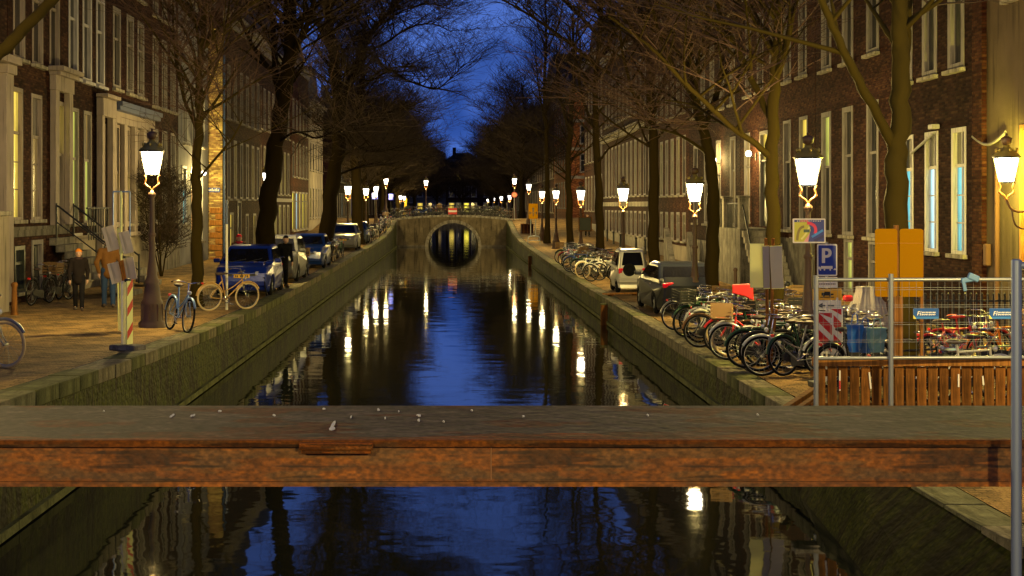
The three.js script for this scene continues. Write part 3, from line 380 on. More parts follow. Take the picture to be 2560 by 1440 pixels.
// right bank
{
  const a = house(1, 27.5, 32.95, FR, { label: 'stucco fronted house at right edge lit yellow by its wall lantern', mat: mat([0.135, 0.098, 0.066], 0.85, { map: plasterMap, bumpMap: fineBump, bumpScale: 0.004 }, 0.4), h: 14.5, win: { frame: M.woodPale }, wins: [[29.75, 2.6, 5.55, 1.35, { lit: 'dark', top: 'faint', split: 0.5, bars: 0 }], [28.2, 2.6, 5.55, 0.9, {}], ...row([28.6, 30.6], 8.3, 11, 1.1)] });
  mesh('brick_pier', b2(0.02, 0.62, 0.0, 12.5, 0.004, 0.12), M.brickC, a);
  { const p = []; for (let i = 0; i <= 12; i++) p.push([0.02 + 1.95 * i / 12, 4.98 - 0.22 * Math.sin(Math.PI * i / 12), 0.10]); mesh('curved_moulding', tube(p, 0.035, 6, 24), M.trim, a); }
  mesh('drain_pipe', [cyl([1.55, 0, 0.12], [1.55, 4.6, 0.12], 0.055), rbox(0.2, 0.5, 0.14, 0.04, 0.85, 2.3, 0.075)], mat([0.10, 0.05, 0.03], 0.75), a);
  const b = house(1, 33, 39, FR, { label: 'dark brick house with tall cyan lit windows on the right bank', mat: M.brickD, h: 14.8, win: { frame: M.white }, wins: [...row([34.1, 36.05, 37.95], 2.7, 5.7, 0.98, { split: 0.70, bars: 2, mull: 1 }, [{ lit: 'cyan', top: 'faint' }, { lit: 'cyanWhite', top: 'faint' }, { lit: 'cyan', top: 'dark' }]), ...row([34.3, 36.2, 38.1], 7.1, 10.3, 1.1, { mull: 0, frame: M.trim, fw: 0.2 }), ...row([34.3, 36.2, 38.1], 11.2, 13.4, 1.1)] });
  mesh('security_alarm_light', [rbox(0.3, 0.12, 0.2, 0.02, 3.4, 5.35, 0.1)], M.white, b); mesh('awning_arm', cyl([3.3, 5.2, 0.06], [1.6, 4.75, 0.09], 0.035), M.grey, b);
  house(1, 39.05, 47.6, FR, { label: 'brown brick house with very tall pale framed windows behind the forked tree', mat: M.brickA, h: 15.2, win: { frame: M.trim }, wins: [...row([41.1, 43.7], 2.95, 6.85, 1.15, { fw: 0.16 }, ['dark', 'dark']), [46.2, 2.95, 6.85, 1.15, { fw: 0.16, lit: 'dark', top: 'green', split: 0.55 }], ...row([41.1, 43.7, 46.2], 8.2, 11.6, 1.2, { fw: 0.2 }), ...row([41.1, 43.7, 46.2], 12.4, 14.2, 1.1), ...row([41.0, 43.6], 1.25, 2.85, 1.0, { frame: M.trim }, ['faint', 'green'])], bands: [[2.9, 0.001, 0.001]] });
  const c = house(1, 47.65, 60, FR, { label: 'brick house with a high stone stoop and a globe lamp on its wall', mat: M.brickC, h: 15.0, win: { frame: M.trim }, wins: [...row([49.2, 51.6], 3.0, 6.9, 1.15, {}, [{ lit: 'dark', top: 'warm', split: 0.55 }, { lit: 'dark', top: 'faint' }]), ...row([58.6], 3.2, 6.8, 1.1, {}, ['dim']), ...row(even(48.2, 59.5, 5), 8.3, 11.4, 1.15, { fw: 0.18 }), ...row(even(48.2, 59.5, 5), 12.3, 14, 1.1)], doors: [[55.4, 3.05, 6.6, 1.2, { transom: 1, lit: 'warm', frame: M.trim }], [50.6, 1.0, 2.6, 0.9, {}]], plinth: 2.7, plinthMat: M.stoneDark });
  mesh('stoop_platform', [b2(2.6, 7.2, 0.3, 2.55, 0.08, 1.45)], M.stoneDark, c); mesh('stoop_post', [2.75, 3.9, 7.0].map((x) => [rbox(0.34, 1.15, 0.34, 0.02, x, 3.1, 1.3), rbox(0.44, 0.1, 0.44, 0.02, x, 3.72, 1.3)]), M.stone, c);
  mesh('stoop_railing', [...even(2.8, 7, 16).map((x) => cyl([x, 2.55, 1.35], [x, 3.45, 1.35], 0.016, 0.016, 5)), cyl([2.7, 3.48, 1.35], [7.1, 3.48, 1.35], 0.03), cyl([7.1, 3.48, 1.35], [9.0, 1.6, 1.35], 0.03), cyl([9.0, 0.6, 1.35], [9.0, 1.6, 1.35], 0.03)], M.iron, c);
  for (let k = 0; k < 10; k++) { const s = mesh('step', rbox(0.34, 0.24, 1.3, 0.015), M.stone, c); s.position.set(7.4 + 0.27 * k, 2.36 - 0.22 * k, 0.75); }
  const e = house(1, 60.05, 73, FR, { label: 'house with a globe lamp and a tall lit window over a pale plinth', mat: M.brickB, h: 15.3, win: { frame: M.trim }, wins: [...row([61.6, 64.9, 68, 71], 3.0, 6.8, 1.15, { fw: 0.15 }, [{ lit: 'dim' }, { lit: 'dark', top: 'warm', split: 0.6 }, { lit: 'dark' }, { lit: 'dark' }]), ...row(even(60.5, 72.6, 5), 8.2, 11.2, 1.1, { fw: 0.18 }), ...row(even(60.5, 72.6, 5), 12.1, 14, 1.1)], doors: [[66.4, 1.2, 3.6, 1.0, {}]], plinth: 2.2 });
  mesh('slanting_stair_wall', [xf(extr([[0, 0], [2.6, 0], [0, 2.0]], 0.25), 3.2, 0.3, 1.5), xf(extr([[0, 0], [2.3, 0], [0, 1.8]], 0.25), 3.2, 0.3, 0.4)], M.stone, e);
  house(1, 73.05, 86, FR, { label: 'red brown house with rows of bright narrow windows and a whitish plinth', mat: M.brickC, h: 14.4, win: { frame: M.trim, fw: 0.14 }, wins: [...row(even(73.5, 85.6, 6), 4.4, 7.5, 1.05, {}, ['dim', 'warm', 'green', 'dark', 'green', 'dim']), ...row(even(73.5, 85.6, 6), 8.7, 11.5, 1.05), ...row(even(73.5, 85.6, 6), 2.0, 3.5, 1.0, {}, ['warm', 'dim', 'green', 'green', 'dim', 'green'])], plinth: 1.75, plinthMat: M.plaster });
  house(1, 86.05, 114, FR, { label: 'long pale house of many thin tall windows under a heavy stone ledge', mat: M.brickB, h: 15.2, win: { frame: M.trim, fw: 0.15 }, wins: [...row(even(86.4, 113.6, 12), 4.5, 8.2, 1.1, {}, ['dim', 'dark', 'warm', 'green', 'dark', 'dim', 'dark', 'warm', 'dark', 'dim', 'dark', 'dark']), ...row(even(86.4, 113.6, 12), 9.9, 13.2, 1.1, { frame: M.trim }), ...row(even(86.4, 113.6, 12), 1.9, 3.5, 1.2, {}, ['green', 'dark', 'dim', 'dark', 'dark', 'dark', 'dim', 'dark', 'dark', 'dark', 'dim', 'dark'])], bands: [[8.7, 0.3, 0.3, M.stone], [3.8, 0.2, 0.1, M.stone]], plinth: 1.8, plinthMat: M.stone });
  house(1, 114.2, 131, FR, { label: 'brick house with a single lit attic window by the right end of the bridge', mat: M.brickA, h: 16.6, wins: [...row(even(114.6, 130.6, 6), 3.4, 6.4, 1.1, { fw: 0.16 }, ['warm', 'dark', 'dim', 'warm', 'dark', 'dark']), ...row(even(114.6, 130.6, 6), 7.6, 10.4, 1.1, { fw: 0.16 }), ...row(even(114.6, 130.6, 6), 11.8, 14.4, 1.1, { fw: 0.16 }, ['dark', 'dark', 'dark', 'dark', 'warm', 'dark'])], plinth: 2.3 });
  const o = house(1, 148, 170, FR, { label: 'orange brick gabled house on the far corner beyond the bridge', mat: M.brickO, h: 15.5, wins: [...row(even(149, 169.5, 6), 3.6, 6.4, 1.2, {}, ['dark', 'dim', 'dark', 'dark', 'dark', 'dim']), ...row(even(149, 169.5, 6), 7.6, 10.4, 1.2), ...row(even(149, 169.5, 6), 11.4, 13.9, 1.2)] });
  mesh('end_ledge', [5.2, 8.1, 11.0].map((y) => b2(22.001, 22.14, y, y + 0.3, -8.8, 0.1)), M.stone, o);
  for (const z of [-1.6, -3.4]) for (const y of [2.3, 5.9, 8.8]) { const w = windowParts(o, 0, 0, 1.9, 1.0, { lit: y < 3 ? 'dim' : 'dark' }); w.position.set(22.12, y, z); w.rotation.y = Math.PI / 2; }
  const far = ['tall dark house second beyond the bridge on the right bank', 'house third beyond the bridge on the right bank', 'house fourth beyond the bridge on the right bank', 'last house of the far right bank row'];
  [[170.2, 196, 19.5], [196.2, 224, 14.6], [224.2, 256, 17], [256.2, 302, 13.5]].forEach(([p, q, h], i) => house(1, p, q, FR + 0.3, { label: far[i], mat: [M.brickD, M.brickB, M.brickD, M.brickA][i], h, wins: [...row(even(p + 1, q - 1, 6), 3, 6, 1.2, { fw: 0.16 }, i === 1 ? ['dark', 'warm', 'dark', 'dark', 'dim', 'dark'] : null), ...row(even(p + 1, q - 1, 6), 7.2, 10.0, 1.2, { fw: 0.16 }, i === 0 ? ['dark', 'yellow', 'dark', 'dark', 'dark', 'dark'] : null)] }));
}
// houses that close the canal far away
{
  const GD = mat([0.10, 0.095, 0.09], 0.8, { map: plasterMap }, 0.4), P = [[-31, -20.5, 14.5, M.brickD], [-20.495, -11, 13, GD], [-10.995, -1.51, 15.6, GD], [-1.505, 6.2, 14.2, M.brickD], [6.205, 15.5, 14, M.brickB], [15.505, 27, 16, M.brickD]];
  const L = ['leftmost house of the row closing the canal', 'pale house second from left in the row closing the canal', 'grey house with white framed windows facing down the canal', 'house with chimneys in the gap of sky, shop window lit below', 'second house from right in the row closing the canal', 'rightmost house of the row closing the canal'];
  P.forEach(([x0, x1, h, m], i) => { const r = thing('closing_house', L[i], 'house', [x0, 0.9, -326], 0); const n = 4, w = x1 - x0; facade(r, w, 0.9, (d) => d, { label: 0, mat: m, h, roof: 1.5, win: { frame: M.trim, fw: 0.2 }, wins: [...row(even(0.5, w - 0.5, n), 2.2, 4.6, 1.5, {}, [['dark', 'dim', 'dark', 'dark'], ['dark', 'dark', 'warm', 'dark'], ['dark', 'warm', 'dark', 'dim'], ['warm', 'dark', 'yellow', 'dark'], ['dark', 'dark', 'dim', 'dark'], ['dark', 'dark', 'dark', 'dark']][i]), ...row(even(0.5, w - 0.5, n), 5.8, 8.3, 1.3), ...row(even(0.5, w - 0.5, n), 9.4, 11.6, 1.3, {}, i === 3 ? ['dark', 'warm', 'dark', 'dark'] : null)] }); });
  { const q = thing('quay_wall', null, null, [0, 0, -299]); q.userData.kind = 'structure'; mesh('wall_face', b2(-5.7, 5.6, -1.2, 1.29, -0.6, 0), M.stoneDark, q); }
  tag(mesh('pavement', strip([299, 315, 327], [-5.6, 5.45], () => 1.31, 2), M.pave, scene, true), null, null, null, 'structure');
}
// ---------------------------------------------------------------- street lamps
function yoke(r) { return [-1, 1].flatMap((s) => [tube([[0, 2.92, 0], [s * 0.05, 3.02, 0], [s * 0.15, 3.1, 0], [s * 0.13, 3.22, 0], [s * 0.17, 3.3, 0]], 0.022, 6), ball(0.03, s * 0.15, 3.1, 0)]); }
const lampG = (() => {
  const post = join([lathe([[0.30, 0], [0.30, 0.10], [0.24, 0.16], [0.22, 0.5], [0.25, 0.55], [0.20, 0.62], [0.15, 0.95], [0.17, 1.0], [0.12, 1.08], [0.075, 1.5], [0.065, 1.95], [0.09, 1.98], [0.09, 2.03], [0.06, 2.06], [0.05, 2.8], [0.085, 2.84], [0.085, 2.9], [0.03, 2.96], [0, 2.96]], 12), ...Array.from({ length: 8 }, (_, i) => box(0.05, 0.36, 0.05, 0.215 * Math.cos(i * Math.PI / 4), 0.33, 0.215 * Math.sin(i * Math.PI / 4)))]);
  const hex = (rb, rt, y0, y1, open) => { const g = new THREE.CylinderGeometry(rt, rb, y1 - y0, 6, 1, open); g.translate(0, (y0 + y1) / 2, 0); return g.toNonIndexed(); };
  const glass = hex(0.155, 0.262, 3.31, 3.79, false); glass.computeVertexNormals(); glass.scale(0.92, 1, 0.92);
  const bars = Array.from({ length: 6 }, (_, i) => { const a = i * Math.PI / 3; return cyl([0.157 * Math.sin(a), 3.3, 0.157 * Math.cos(a)], [0.262 * Math.sin(a), 3.8, 0.262 * Math.cos(a)], 0.008, 0.008, 5); });
  const frame = join([hex(0.165, 0.172, 3.285, 3.308, true), cyl([-0.16, 3.296, 0], [0.16, 3.296, 0], 0.012), cyl([0, 3.296, -0.15], [0, 3.296, 0.15], 0.012), hex(0.28, 0.285, 3.795, 3.83), ...bars]);
  const roof = join([lathe([[0.30, 3.832], [0.25, 3.87], [0.16, 3.95], [0.10, 4.0], [0.07, 4.02], [0.07, 4.06], [0.0, 4.06]], 6), ...Array.from({ length: 6 }, (_, i) => ball(0.03, 0.2 * Math.sin(i * Math.PI / 3), 3.96, 0.2 * Math.cos(i * Math.PI / 3), 1, 1.4, 1, 6))]);
  const crown = join([lathe([[0.05, 4.06], [0.10, 4.10], [0.12, 4.2], [0.05, 4.24], [0.0, 4.24]], 8), ball(0.03, 0, 4.27, 0)]);
  return { post, yoke: join(yoke()), glass, frame, roof, crown };
})();
const yokeMat = mat([0.30, 0.13, 0.05], 0.4, { metalness: 0.4 });
let lampN = 0;
function lampLight(pos, cd = LAMP_CD, col = LAMP_COL, rad = 5) { const l = new THREE.PointLight(col, cd, 0, 2); l.position.copy(pos); l.castShadow = true; l.shadow.radius = rad; l.name = 'lamp_light'; scene.add(l); return l; }
function streetLamp(x, d, lift, label, cd = LAMP_CD) {
  const base = (x < 0 ? gl : gr)(d), t = thing('street_lamp', label, 'street lamp', [x, base, -d], 0, label ? 'crown topped street lamps along the canal' : null), s = (3.55 + lift) / 3.55;
  mesh('lamp_post', lampG.post, M.lampPost, t).scale.set(1, (2.96 + lift) / 2.96, 1);
  for (const [n, g, m] of [['lamp_yoke', lampG.yoke, yokeMat], ['lamp_glass', lampG.glass, LAMP_GLASS], ['lantern_frame', lampG.frame, M.iron], ['lantern_roof', lampG.roof, M.brass], ['lantern_crown', lampG.crown, M.lampPost]]) mesh(n, g, m, t).position.y = lift;
  lampLight(V(x, base + 3.55 + lift, -d), cd); return t;
}
const R_LAMPS = [[27.1, 2020, 430], [39.8, 1737, 482], [56.5, 1558, 487], [75.1, 1452, 488], [93.1, 1390, 487], [107.7, 1355, 487], [126, 1322, 468]];
const RL = ['nearest lamp on the right bank, carrying a small colourful poster', 'lamp behind the dark car on the right bank', 'lamp behind the small white car on the right bank', 'lamp with a dark notice board on its post, right bank', 'fifth lamp on the right bank, beside a thin trunk', 'sixth lamp on the right bank, beyond the thin trunk', 'lamp on the ramp beside the orange sign, right bank'];
R_LAMPS.forEach(([d, px, py], i) => { const x = (px - VX) * d / FPX, y = EYE + (VY - py) * d / FPX; streetLamp(x, d, y - gr(d) - 3.55, RL[i]); });
streetLamp(5.8, 134.5, 0.0, 'tall lamp at the right end of the arched bridge');
[[176, 7.0], [203, 6.9], [236, 7.0], [284, 7.0]].forEach(([d, x], i) => streetLamp(x, d, 0, ['largest of the four tiny lamps beyond the right end of the bridge', 'second of four tiny lamps beyond the right end of the bridge', 'third of four tiny lamps beyond the right end of the bridge', 'farthest tiny lamp beyond the right end of the bridge'][i]));
const L_LAMPS = [[31.2, 380, 408], [51, 672, 450], [89.7, 870, 476], [108, 915, 480], [122.5, 940, 474]];
const LLb = ['large lamp alone at left with vine wrapped post', 'lamp hidden behind the leaning trunk above the blue car', 'left lamp of the row before the bridge, left bank', 'middle lamp of the row before the bridge, left bank', 'third lamp of the row before the bridge, over a blue sign'];
L_LAMPS.forEach(([d, px, py], i) => { const x = (px - VX) * d / FPX, y = EYE + (VY - py) * d / FPX; streetLamp(x, d, y - gl(d) - 3.55, LLb[i]); });
streetLamp(-6.2, 134.5, 0.0, 'tall lamp at the left end of the arched bridge');
streetLamp(-6.6, 183, 0, 'left one of a close pair of tiny lamps beyond the bridge'); streetLamp(-6.55, 196, 0, 'right one of a close pair of tiny lamps beyond the bridge');
streetLamp(-2.7, 147.5, 0.1, 'single lamp on the far side of the bridge deck');
// lamps just outside the picture that light its foreground: the next ones of both rows and the near bridge's own
streetLamp(-6.5, 13.2, 0.1, 'street lamp on the near left quay, outside the picture'); streetLamp(8.6, 16.0, 0.15, 'street lamp on the near right pavement, outside the picture', 125); streetLamp(-4.0, -2.2, 0.4, 'street lamp on the near bridge, behind the photographer to the left'); streetLamp(2.6, -2.2, 0.4, 'street lamp on the near bridge, behind the photographer to the right');
// wall lamps
function globeLamp(px, py, d, label) { const p = at(px, py, d); p.x = 11.68; const t = thing('globe_wall_lamp', label, 'wall lamp', [p.x, p.y, -d]); mesh('lamp_globe', ball(0.12, 0, 0, 0, 1, 1, 1, 16), LAMP_GLASS, t); mesh('bracket', [cyl([0, -0.12, 0], [0.3, -0.16, 0], 0.02), rbox(0.04, 0.3, 0.14, 0.01, 0.295, -0.12, 0)], M.iron, t); lampLight(p, 34); }
globeLamp(1892, 384, 56.8, 'nearer white globe lamp on the wall over the stoop'); globeLamp(1803, 400, 64.3, 'farther white globe lamp on the wall near the thick trunk');
{
  const p = at(2516, 425, 29.6), t = thing('wall_lantern', 'lit lantern on an iron arm against the yellow stucco wall at right', 'wall lantern', [p.x, p.y - 3.55, -29.6], 0.4);
  for (const [n, g, m] of [['lamp_yoke', lampG.yoke, yokeMat], ['lamp_glass', lampG.glass, LAMP_GLASS], ['lantern_frame', lampG.frame, M.iron], ['lantern_roof', lampG.roof, M.brass], ['lantern_crown', lampG.crown, M.lampPost]]) mesh(n, g, m, t);
  t.rotation.y = 0; mesh('wall_arm', [tube([[0, 2.95, 0], [0.1, 2.75, 0], [0.35, 2.7, 0], [0.62, 2.95, 0]], 0.03, 6), tube([[0.1, 2.76, 0], [0.2, 2.4, 0], [0.62, 2.3, 0]], 0.02, 6), rbox(0.05, 1.0, 0.2, 0.01, 0.63, 2.6, 0)], M.lampPost, t);
  lampLight(V(p.x, p.y, -29.6), 120, new THREE.Color(1, 0.84, 0.10));
}

// ---------------------------------------------------------------- bare winter trees
function seg(acc, pts, rad, n) {                                   // tapered tube along pts
  const P = acc.pos, N = acc.nor, I = acc.idx, base = P.length / 3, T = V(0, 0, 0), A = V(0, 0, 0), B = V(0, 0, 0); const k = pts.length;
  for (let i = 0; i < k; i++) {
    T.subVectors(pts[Math.min(k - 1, i + 1)], pts[Math.max(0, i - 1)]).normalize(); A.set(0.31, 0.12, 0.94).cross(T).normalize(); B.crossVectors(T, A);
    for (let j = 0; j < n; j++) { const a = j / n * 2 * Math.PI, c = Math.cos(a), s = Math.sin(a), nx = A.x * c + B.x * s, ny = A.y * c + B.y * s, nz = A.z * c + B.z * s, r = rad[i] * (n > 5 ? 1 + 0.09 * Math.sin(j * 2.4 + i * 1.7) : 1); P.push(pts[i].x + nx * r, pts[i].y + ny * r, pts[i].z + nz * r); N.push(nx, ny, nz); }
  }
  for (let i = 0; i + 1 < k; i++) for (let j = 0; j < n; j++) { const a = base + i * n + j, b = base + i * n + (j + 1) % n; I.push(a, b, a + n, b, b + n, a + n); }
}
const newAcc = () => ({ pos: [], nor: [], idx: [] });
function accGeo(a) { const g = new THREE.BufferGeometry(); g.setAttribute('position', new THREE.Float32BufferAttribute(a.pos, 3)); g.setAttribute('normal', new THREE.Float32BufferAttribute(a.nor, 3)); g.setIndex(a.idx); g.setAttribute('uv', new THREE.Float32BufferAttribute(new Float32Array(a.pos.length / 3 * 2), 2)); return g; }
function resample(pts, n) { const c = new THREE.CatmullRomCurve3(pts); return Array.from({ length: n }, (_, i) => c.getPoint(i / (n - 1))); }
function sprout(R, lim, tw, pts, rads, lvl, o) {                   // grow children from a parent path
  const L = pts.reduce((s, p, i) => i ? s + p.distanceTo(pts[i - 1]) : 0, 0), cnt = Math.max(1, Math.round(o.n[lvl] * (lvl === 0 ? clamp(L / 4, 0.4, 3) : 1) * (0.8 + 0.4 * R())));
  for (let c = 0; c < cnt; c++) {
    const t = lerp(lvl === 0 ? (o.from ?? 0.3) : 0.2, 1, (c + R()) / cnt), f = t * (pts.length - 1), i = Math.min(pts.length - 2, Math.floor(f)), p = pts[i].clone().lerp(pts[i + 1], f - i), pr = lerp(rads[i], rads[i + 1], f - i);
    const tan = pts[i + 1].clone().sub(pts[i]).normalize(), a = R() * 2 * Math.PI, pe = V(Math.cos(a), (R() - 0.4) * 0.7, Math.sin(a)).addScaledVector(tan, 0).normalize();
    const dir = tan.multiplyScalar(0.55).addScaledVector(pe, 0.85).addScaledVector(UP, o.up[lvl]).normalize(), len = o.len[lvl] * (0.55 + 0.8 * R()), n = lvl < 2 ? 5 : 4, q = [p.clone()], bend = V((R() - 0.5), (R() - 0.35) * 0.8 + o.curl, R() - 0.5).multiplyScalar(0.5);
    for (let k = 1; k < n; k++) { dir.addScaledVector(bend, 1 / n).add(V((R() - 0.5) * 0.35, (R() - 0.5) * 0.35, (R() - 0.5) * 0.35)).normalize(); q.push(q[k - 1].clone().addScaledVector(dir, len / (n - 1))); }
    const r0 = Math.min(pr * 0.65, o.r[lvl]), rr = q.map((_, k) => Math.max(o.tip, r0 * (1 - 0.8 * k / (n - 1))));
    seg(lvl === 0 ? lim : tw, q, rr, lvl === 0 ? 5 : 3);
    if (lvl + 1 < o.n.length) sprout(R, lim, tw, q, rr, lvl + 1, o);
  }
}
const TO = { n: [8, 6, 6], len: [2.6, 1.5, 0.8], r: [0.05, 0.022, 0.011], up: [0.25, 0.15, 0.1], curl: 0.0, tip: 0.006 };
// limbs: {p: list of [px, py, depth offset], r: [r0, r1], grow}; pixels only measure the photo, the tree stands at depth d
function tree(label, d, limbs, o = {}) {
  const R = rng(o.seed ?? Math.round(d * 31)), b = at(limbs[0].p[0][0], limbs[0].p[0][1], d), root = thing(o.name ?? 'bare_tree', label, 'tree', [b.x, (b.x < 0 ? gl : gr)(d) - 0.05, -d]);
  const off = root.position, lim = newAcc(), tw = newAcc(), tr = newAcc();
  limbs.forEach((l, i) => {
    const raw = l.p.map(([x, y, z]) => { const q = at(x, y, d + (z ?? 0)); return q.sub(off); }); if (i === 0) raw[0].y = -0.1;
    const pts = resample(raw, Math.max(8, raw.length * 4)), rads = pts.map((_, k) => lerp(l.r[0], l.r[1], k / (pts.length - 1)));
    if (i === 0) { rads[0] *= 1.5; rads[1] *= 1.15; }
    for (let k = 1; k < pts.length; k++) pts[k].add(V((R() - 0.5) * l.r[0] * 0.35, 0, (R() - 0.5) * l.r[0] * 0.35));
    seg(l.trunk || i === 0 ? tr : lim, pts, rads, i === 0 || l.trunk ? 12 : 8);
    if (l.grow !== 0) sprout(R, lim, tw, pts, rads, 0, { ...TO, ...o, ...(l.o ?? {}), from: l.from ?? (i === 0 ? 0.6 : 0.25) });
  });
  if (o.crown) { // the upper crown, out over the canal and the street
    const q = at(limbs[0].p[limbs[0].p.length - 2][0], limbs[0].p[limbs[0].p.length - 2][1], d).sub(off), [n, rad, rise] = o.crown;
    for (let k = 0; k < n; k++) { const a = k * 2.4 + R(), f = rad * (0.7 + 0.5 * R()), p = [0, 0.3, 0.65, 1].map((t) => V(q.x + Math.cos(a) * f * t, q.y - 2 + k * 0.5 + rise * t * (1.1 - 0.3 * t), q.z + Math.sin(a) * f * t)), pts = resample(p, 10), rr = pts.map((_, i) => 0.10 - 0.008 * i); seg(lim, pts, rr, 6); sprout(R, lim, tw, pts, rr, 0, { ...TO, n: [9, 7, 5], len: [2.6, 1.6, 0.9], tip: 0.012, from: 0.15 }); }
  }
  mesh('trunk', accGeo(tr), o.bark ?? M.bark, root); if (lim.idx.length) mesh('limbs', accGeo(lim), o.limbMat ?? o.bark ?? M.bark, root);
  if (tw.idx.length) { const t = mesh('twigs', accGeo(tw), o.twig ?? M.twig, root); t.userData.kind = 'stuff'; }
  return root;
}
const redder = { twig: M.twigRed };
// right bank
tree('large forked tree with mossy bark behind the orange panels, right bank', 22.6, [
  { p: [[2266, 990], [2258, 800], [2247, 620], [2238, 480], [2244, 370], [2252, 260], [2250, 150], [2245, 50], [2252, -120], [2246, -330]], r: [0.21, 0.10], from: 0.72 },
  { p: [[2232, 362], [2173, 249, -0.4], [2124, 160, -0.8], [2084, 71, -1.2], [2053, 0, -1.4], [1990, -120, -1.8], [1935, -260, -2]], r: [0.085, 0.035], from: 0.3 },
  { p: [[2252, 180], [2266, 110, 0.3], [2273, 20, 0.5], [2292, -120, 0.8], [2330, -300, 1]], r: [0.075, 0.04], from: 0.5 },
  { p: [[2240, 112], [2206, 62, 0.4], [2172, 10, 0.8], [2120, -70, 1.2]], r: [0.05, 0.02] }, { p: [[2248, 290], [2266, 266]], r: [0.09, 0.03], grow: 0 }], { seed: 3, n: [5, 4, 4], bark: M.barkPale });
tree('tree with long limbs reaching left beside the white boards, right bank', 31, [
  { p: [[1946, 862], [1940, 720], [1932, 560], [1930, 420], [1933, 300], [1937, 180], [1946, 70], [1930, -20], [1936, -200], [1930, -420]], r: [0.17, 0.07], from: 0.55 },
  { p: [[1932, 400], [1884, 355, -0.3], [1840, 327, -0.5], [1756, 249, -1], [1692, 187, -1.4], [1640, 130, -1.8], [1590, 90, -2], [1520, 40, -2.4]], r: [0.075, 0.02], from: 0.2 },
  { p: [[1933, 310], [1884, 209, 0.6], [1840, 115, 1], [1818, 75, 1.2], [1791, 9, 1.5], [1755, -120, 2]], r: [0.075, 0.03], from: 0.2 },
  { p: [[1840, 327, -0.5], [1790, 300, 0.2], [1730, 262, 0.8], [1660, 250, 1.2]], r: [0.035, 0.015] }, { p: [[1937, 210], [1965, 130, -0.6], [1985, 20, -1], [2010, -120, -1.4]], r: [0.06, 0.03] },
  { p: [[1818, 75, 1.2], [1760, 40, 1.4], [1700, 10, 1.8], [1640, -60, 2]], r: [0.035, 0.015] }], { seed: 5, crown: [8, 4.5, 5], n: [8, 6, 5], tip: 0.005, ...redder });
tree('dark trunked tree between the dark car and the stone stoop, right bank', 38, [
  { p: [[1783, 798], [1780, 650], [1784, 500], [1777, 400], [1758, 330], [1740, 250], [1726, 150], [1722, 30], [1716, -160], [1720, -330]], r: [0.19, 0.07], from: 0.45 },
  { p: [[1772, 385], [1707, 342, -0.6], [1653, 324, -1], [1600, 318, -1.4]], r: [0.05, 0.02] }, { p: [[1757, 325], [1790, 240, 0.6], [1806, 140, 1], [1800, 20, 1.4], [1815, -120, 1.6]], r: [0.09, 0.04] },
  { p: [[1742, 255], [1690, 180, -0.5], [1650, 90, -1], [1620, -30, -1.2]], r: [0.07, 0.03] }], { seed: 7, bark: M.barkDark, n: [10, 6, 6], crown: [9, 5, 5], ...redder });
tree('straight dark tree just right of the small white car', 49, [
  { p: [[1640, 735], [1634, 600], [1635, 450], [1630, 300], [1624, 150], [1620, 0], [1626, -200]], r: [0.21, 0.08], from: 0.4 }, { p: [[1632, 330], [1590, 250, -0.8], [1560, 150, -1.2], [1545, 30, -1.5]], r: [0.08, 0.03] }, { p: [[1630, 280], [1668, 190, 0.8], [1690, 80, 1.2], [1700, -40, 1.5]], r: [0.08, 0.03] }], { seed: 9, crown: [9, 5, 5], bark: M.barkDark, n: [10, 6, 6], ...redder });
tree('thin dark tree rising from the parked bicycles, right bank', 67, [
  { p: [[1499, 677], [1498, 500], [1491, 360], [1488, 230], [1498, 90], [1502, -60]], r: [0.21, 0.07], from: 0.4 }, { p: [[1494, 410], [1522, 372, -0.7], [1556, 352, -1], [1600, 300, -1.4]], r: [0.06, 0.02] }, { p: [[1490, 330], [1455, 240, 1], [1440, 130, 1.5], [1450, 0, 2]], r: [0.09, 0.03] }], { seed: 11, crown: [8, 5, 5], bark: M.barkDark, twig: M.twigDark, n: [9, 6, 6] });
tree('tree left of the lamp with the notice board, right bank', 84, [{ p: [[1427, 640], [1424, 520], [1420, 420], [1428, 300], [1436, 180], [1432, 40]], r: [0.22, 0.07], from: 0.3 }, { p: [[1424, 400], [1470, 370, -0.5], [1500, 330, -1]], r: [0.07, 0.02] }, { p: [[1424, 330], [1398, 230, 0.6], [1390, 120, 1]], r: [0.1, 0.03] }], { seed: 13, bark: M.barkDark, twig: M.twigDark, n: [9, 6, 6] });
tree('slim tree against the sky by the right end of the bridge', 103, [{ p: [[1368, 620], [1369, 480], [1366, 340], [1361, 200], [1366, 90], [1360, -30]], r: [0.2, 0.05], from: 0.35 }, { p: [[1366, 330], [1345, 210, 0.5], [1336, 80, 1]], r: [0.07, 0.02] }, { p: [[1364, 280], [1392, 180, 0.5], [1405, 60, 1]], r: [0.07, 0.02] }], { seed: 15, bark: M.barkDark, twig: M.twigDark, n: [12, 7, 6], up: [0.6, 0.4, 0.3] });
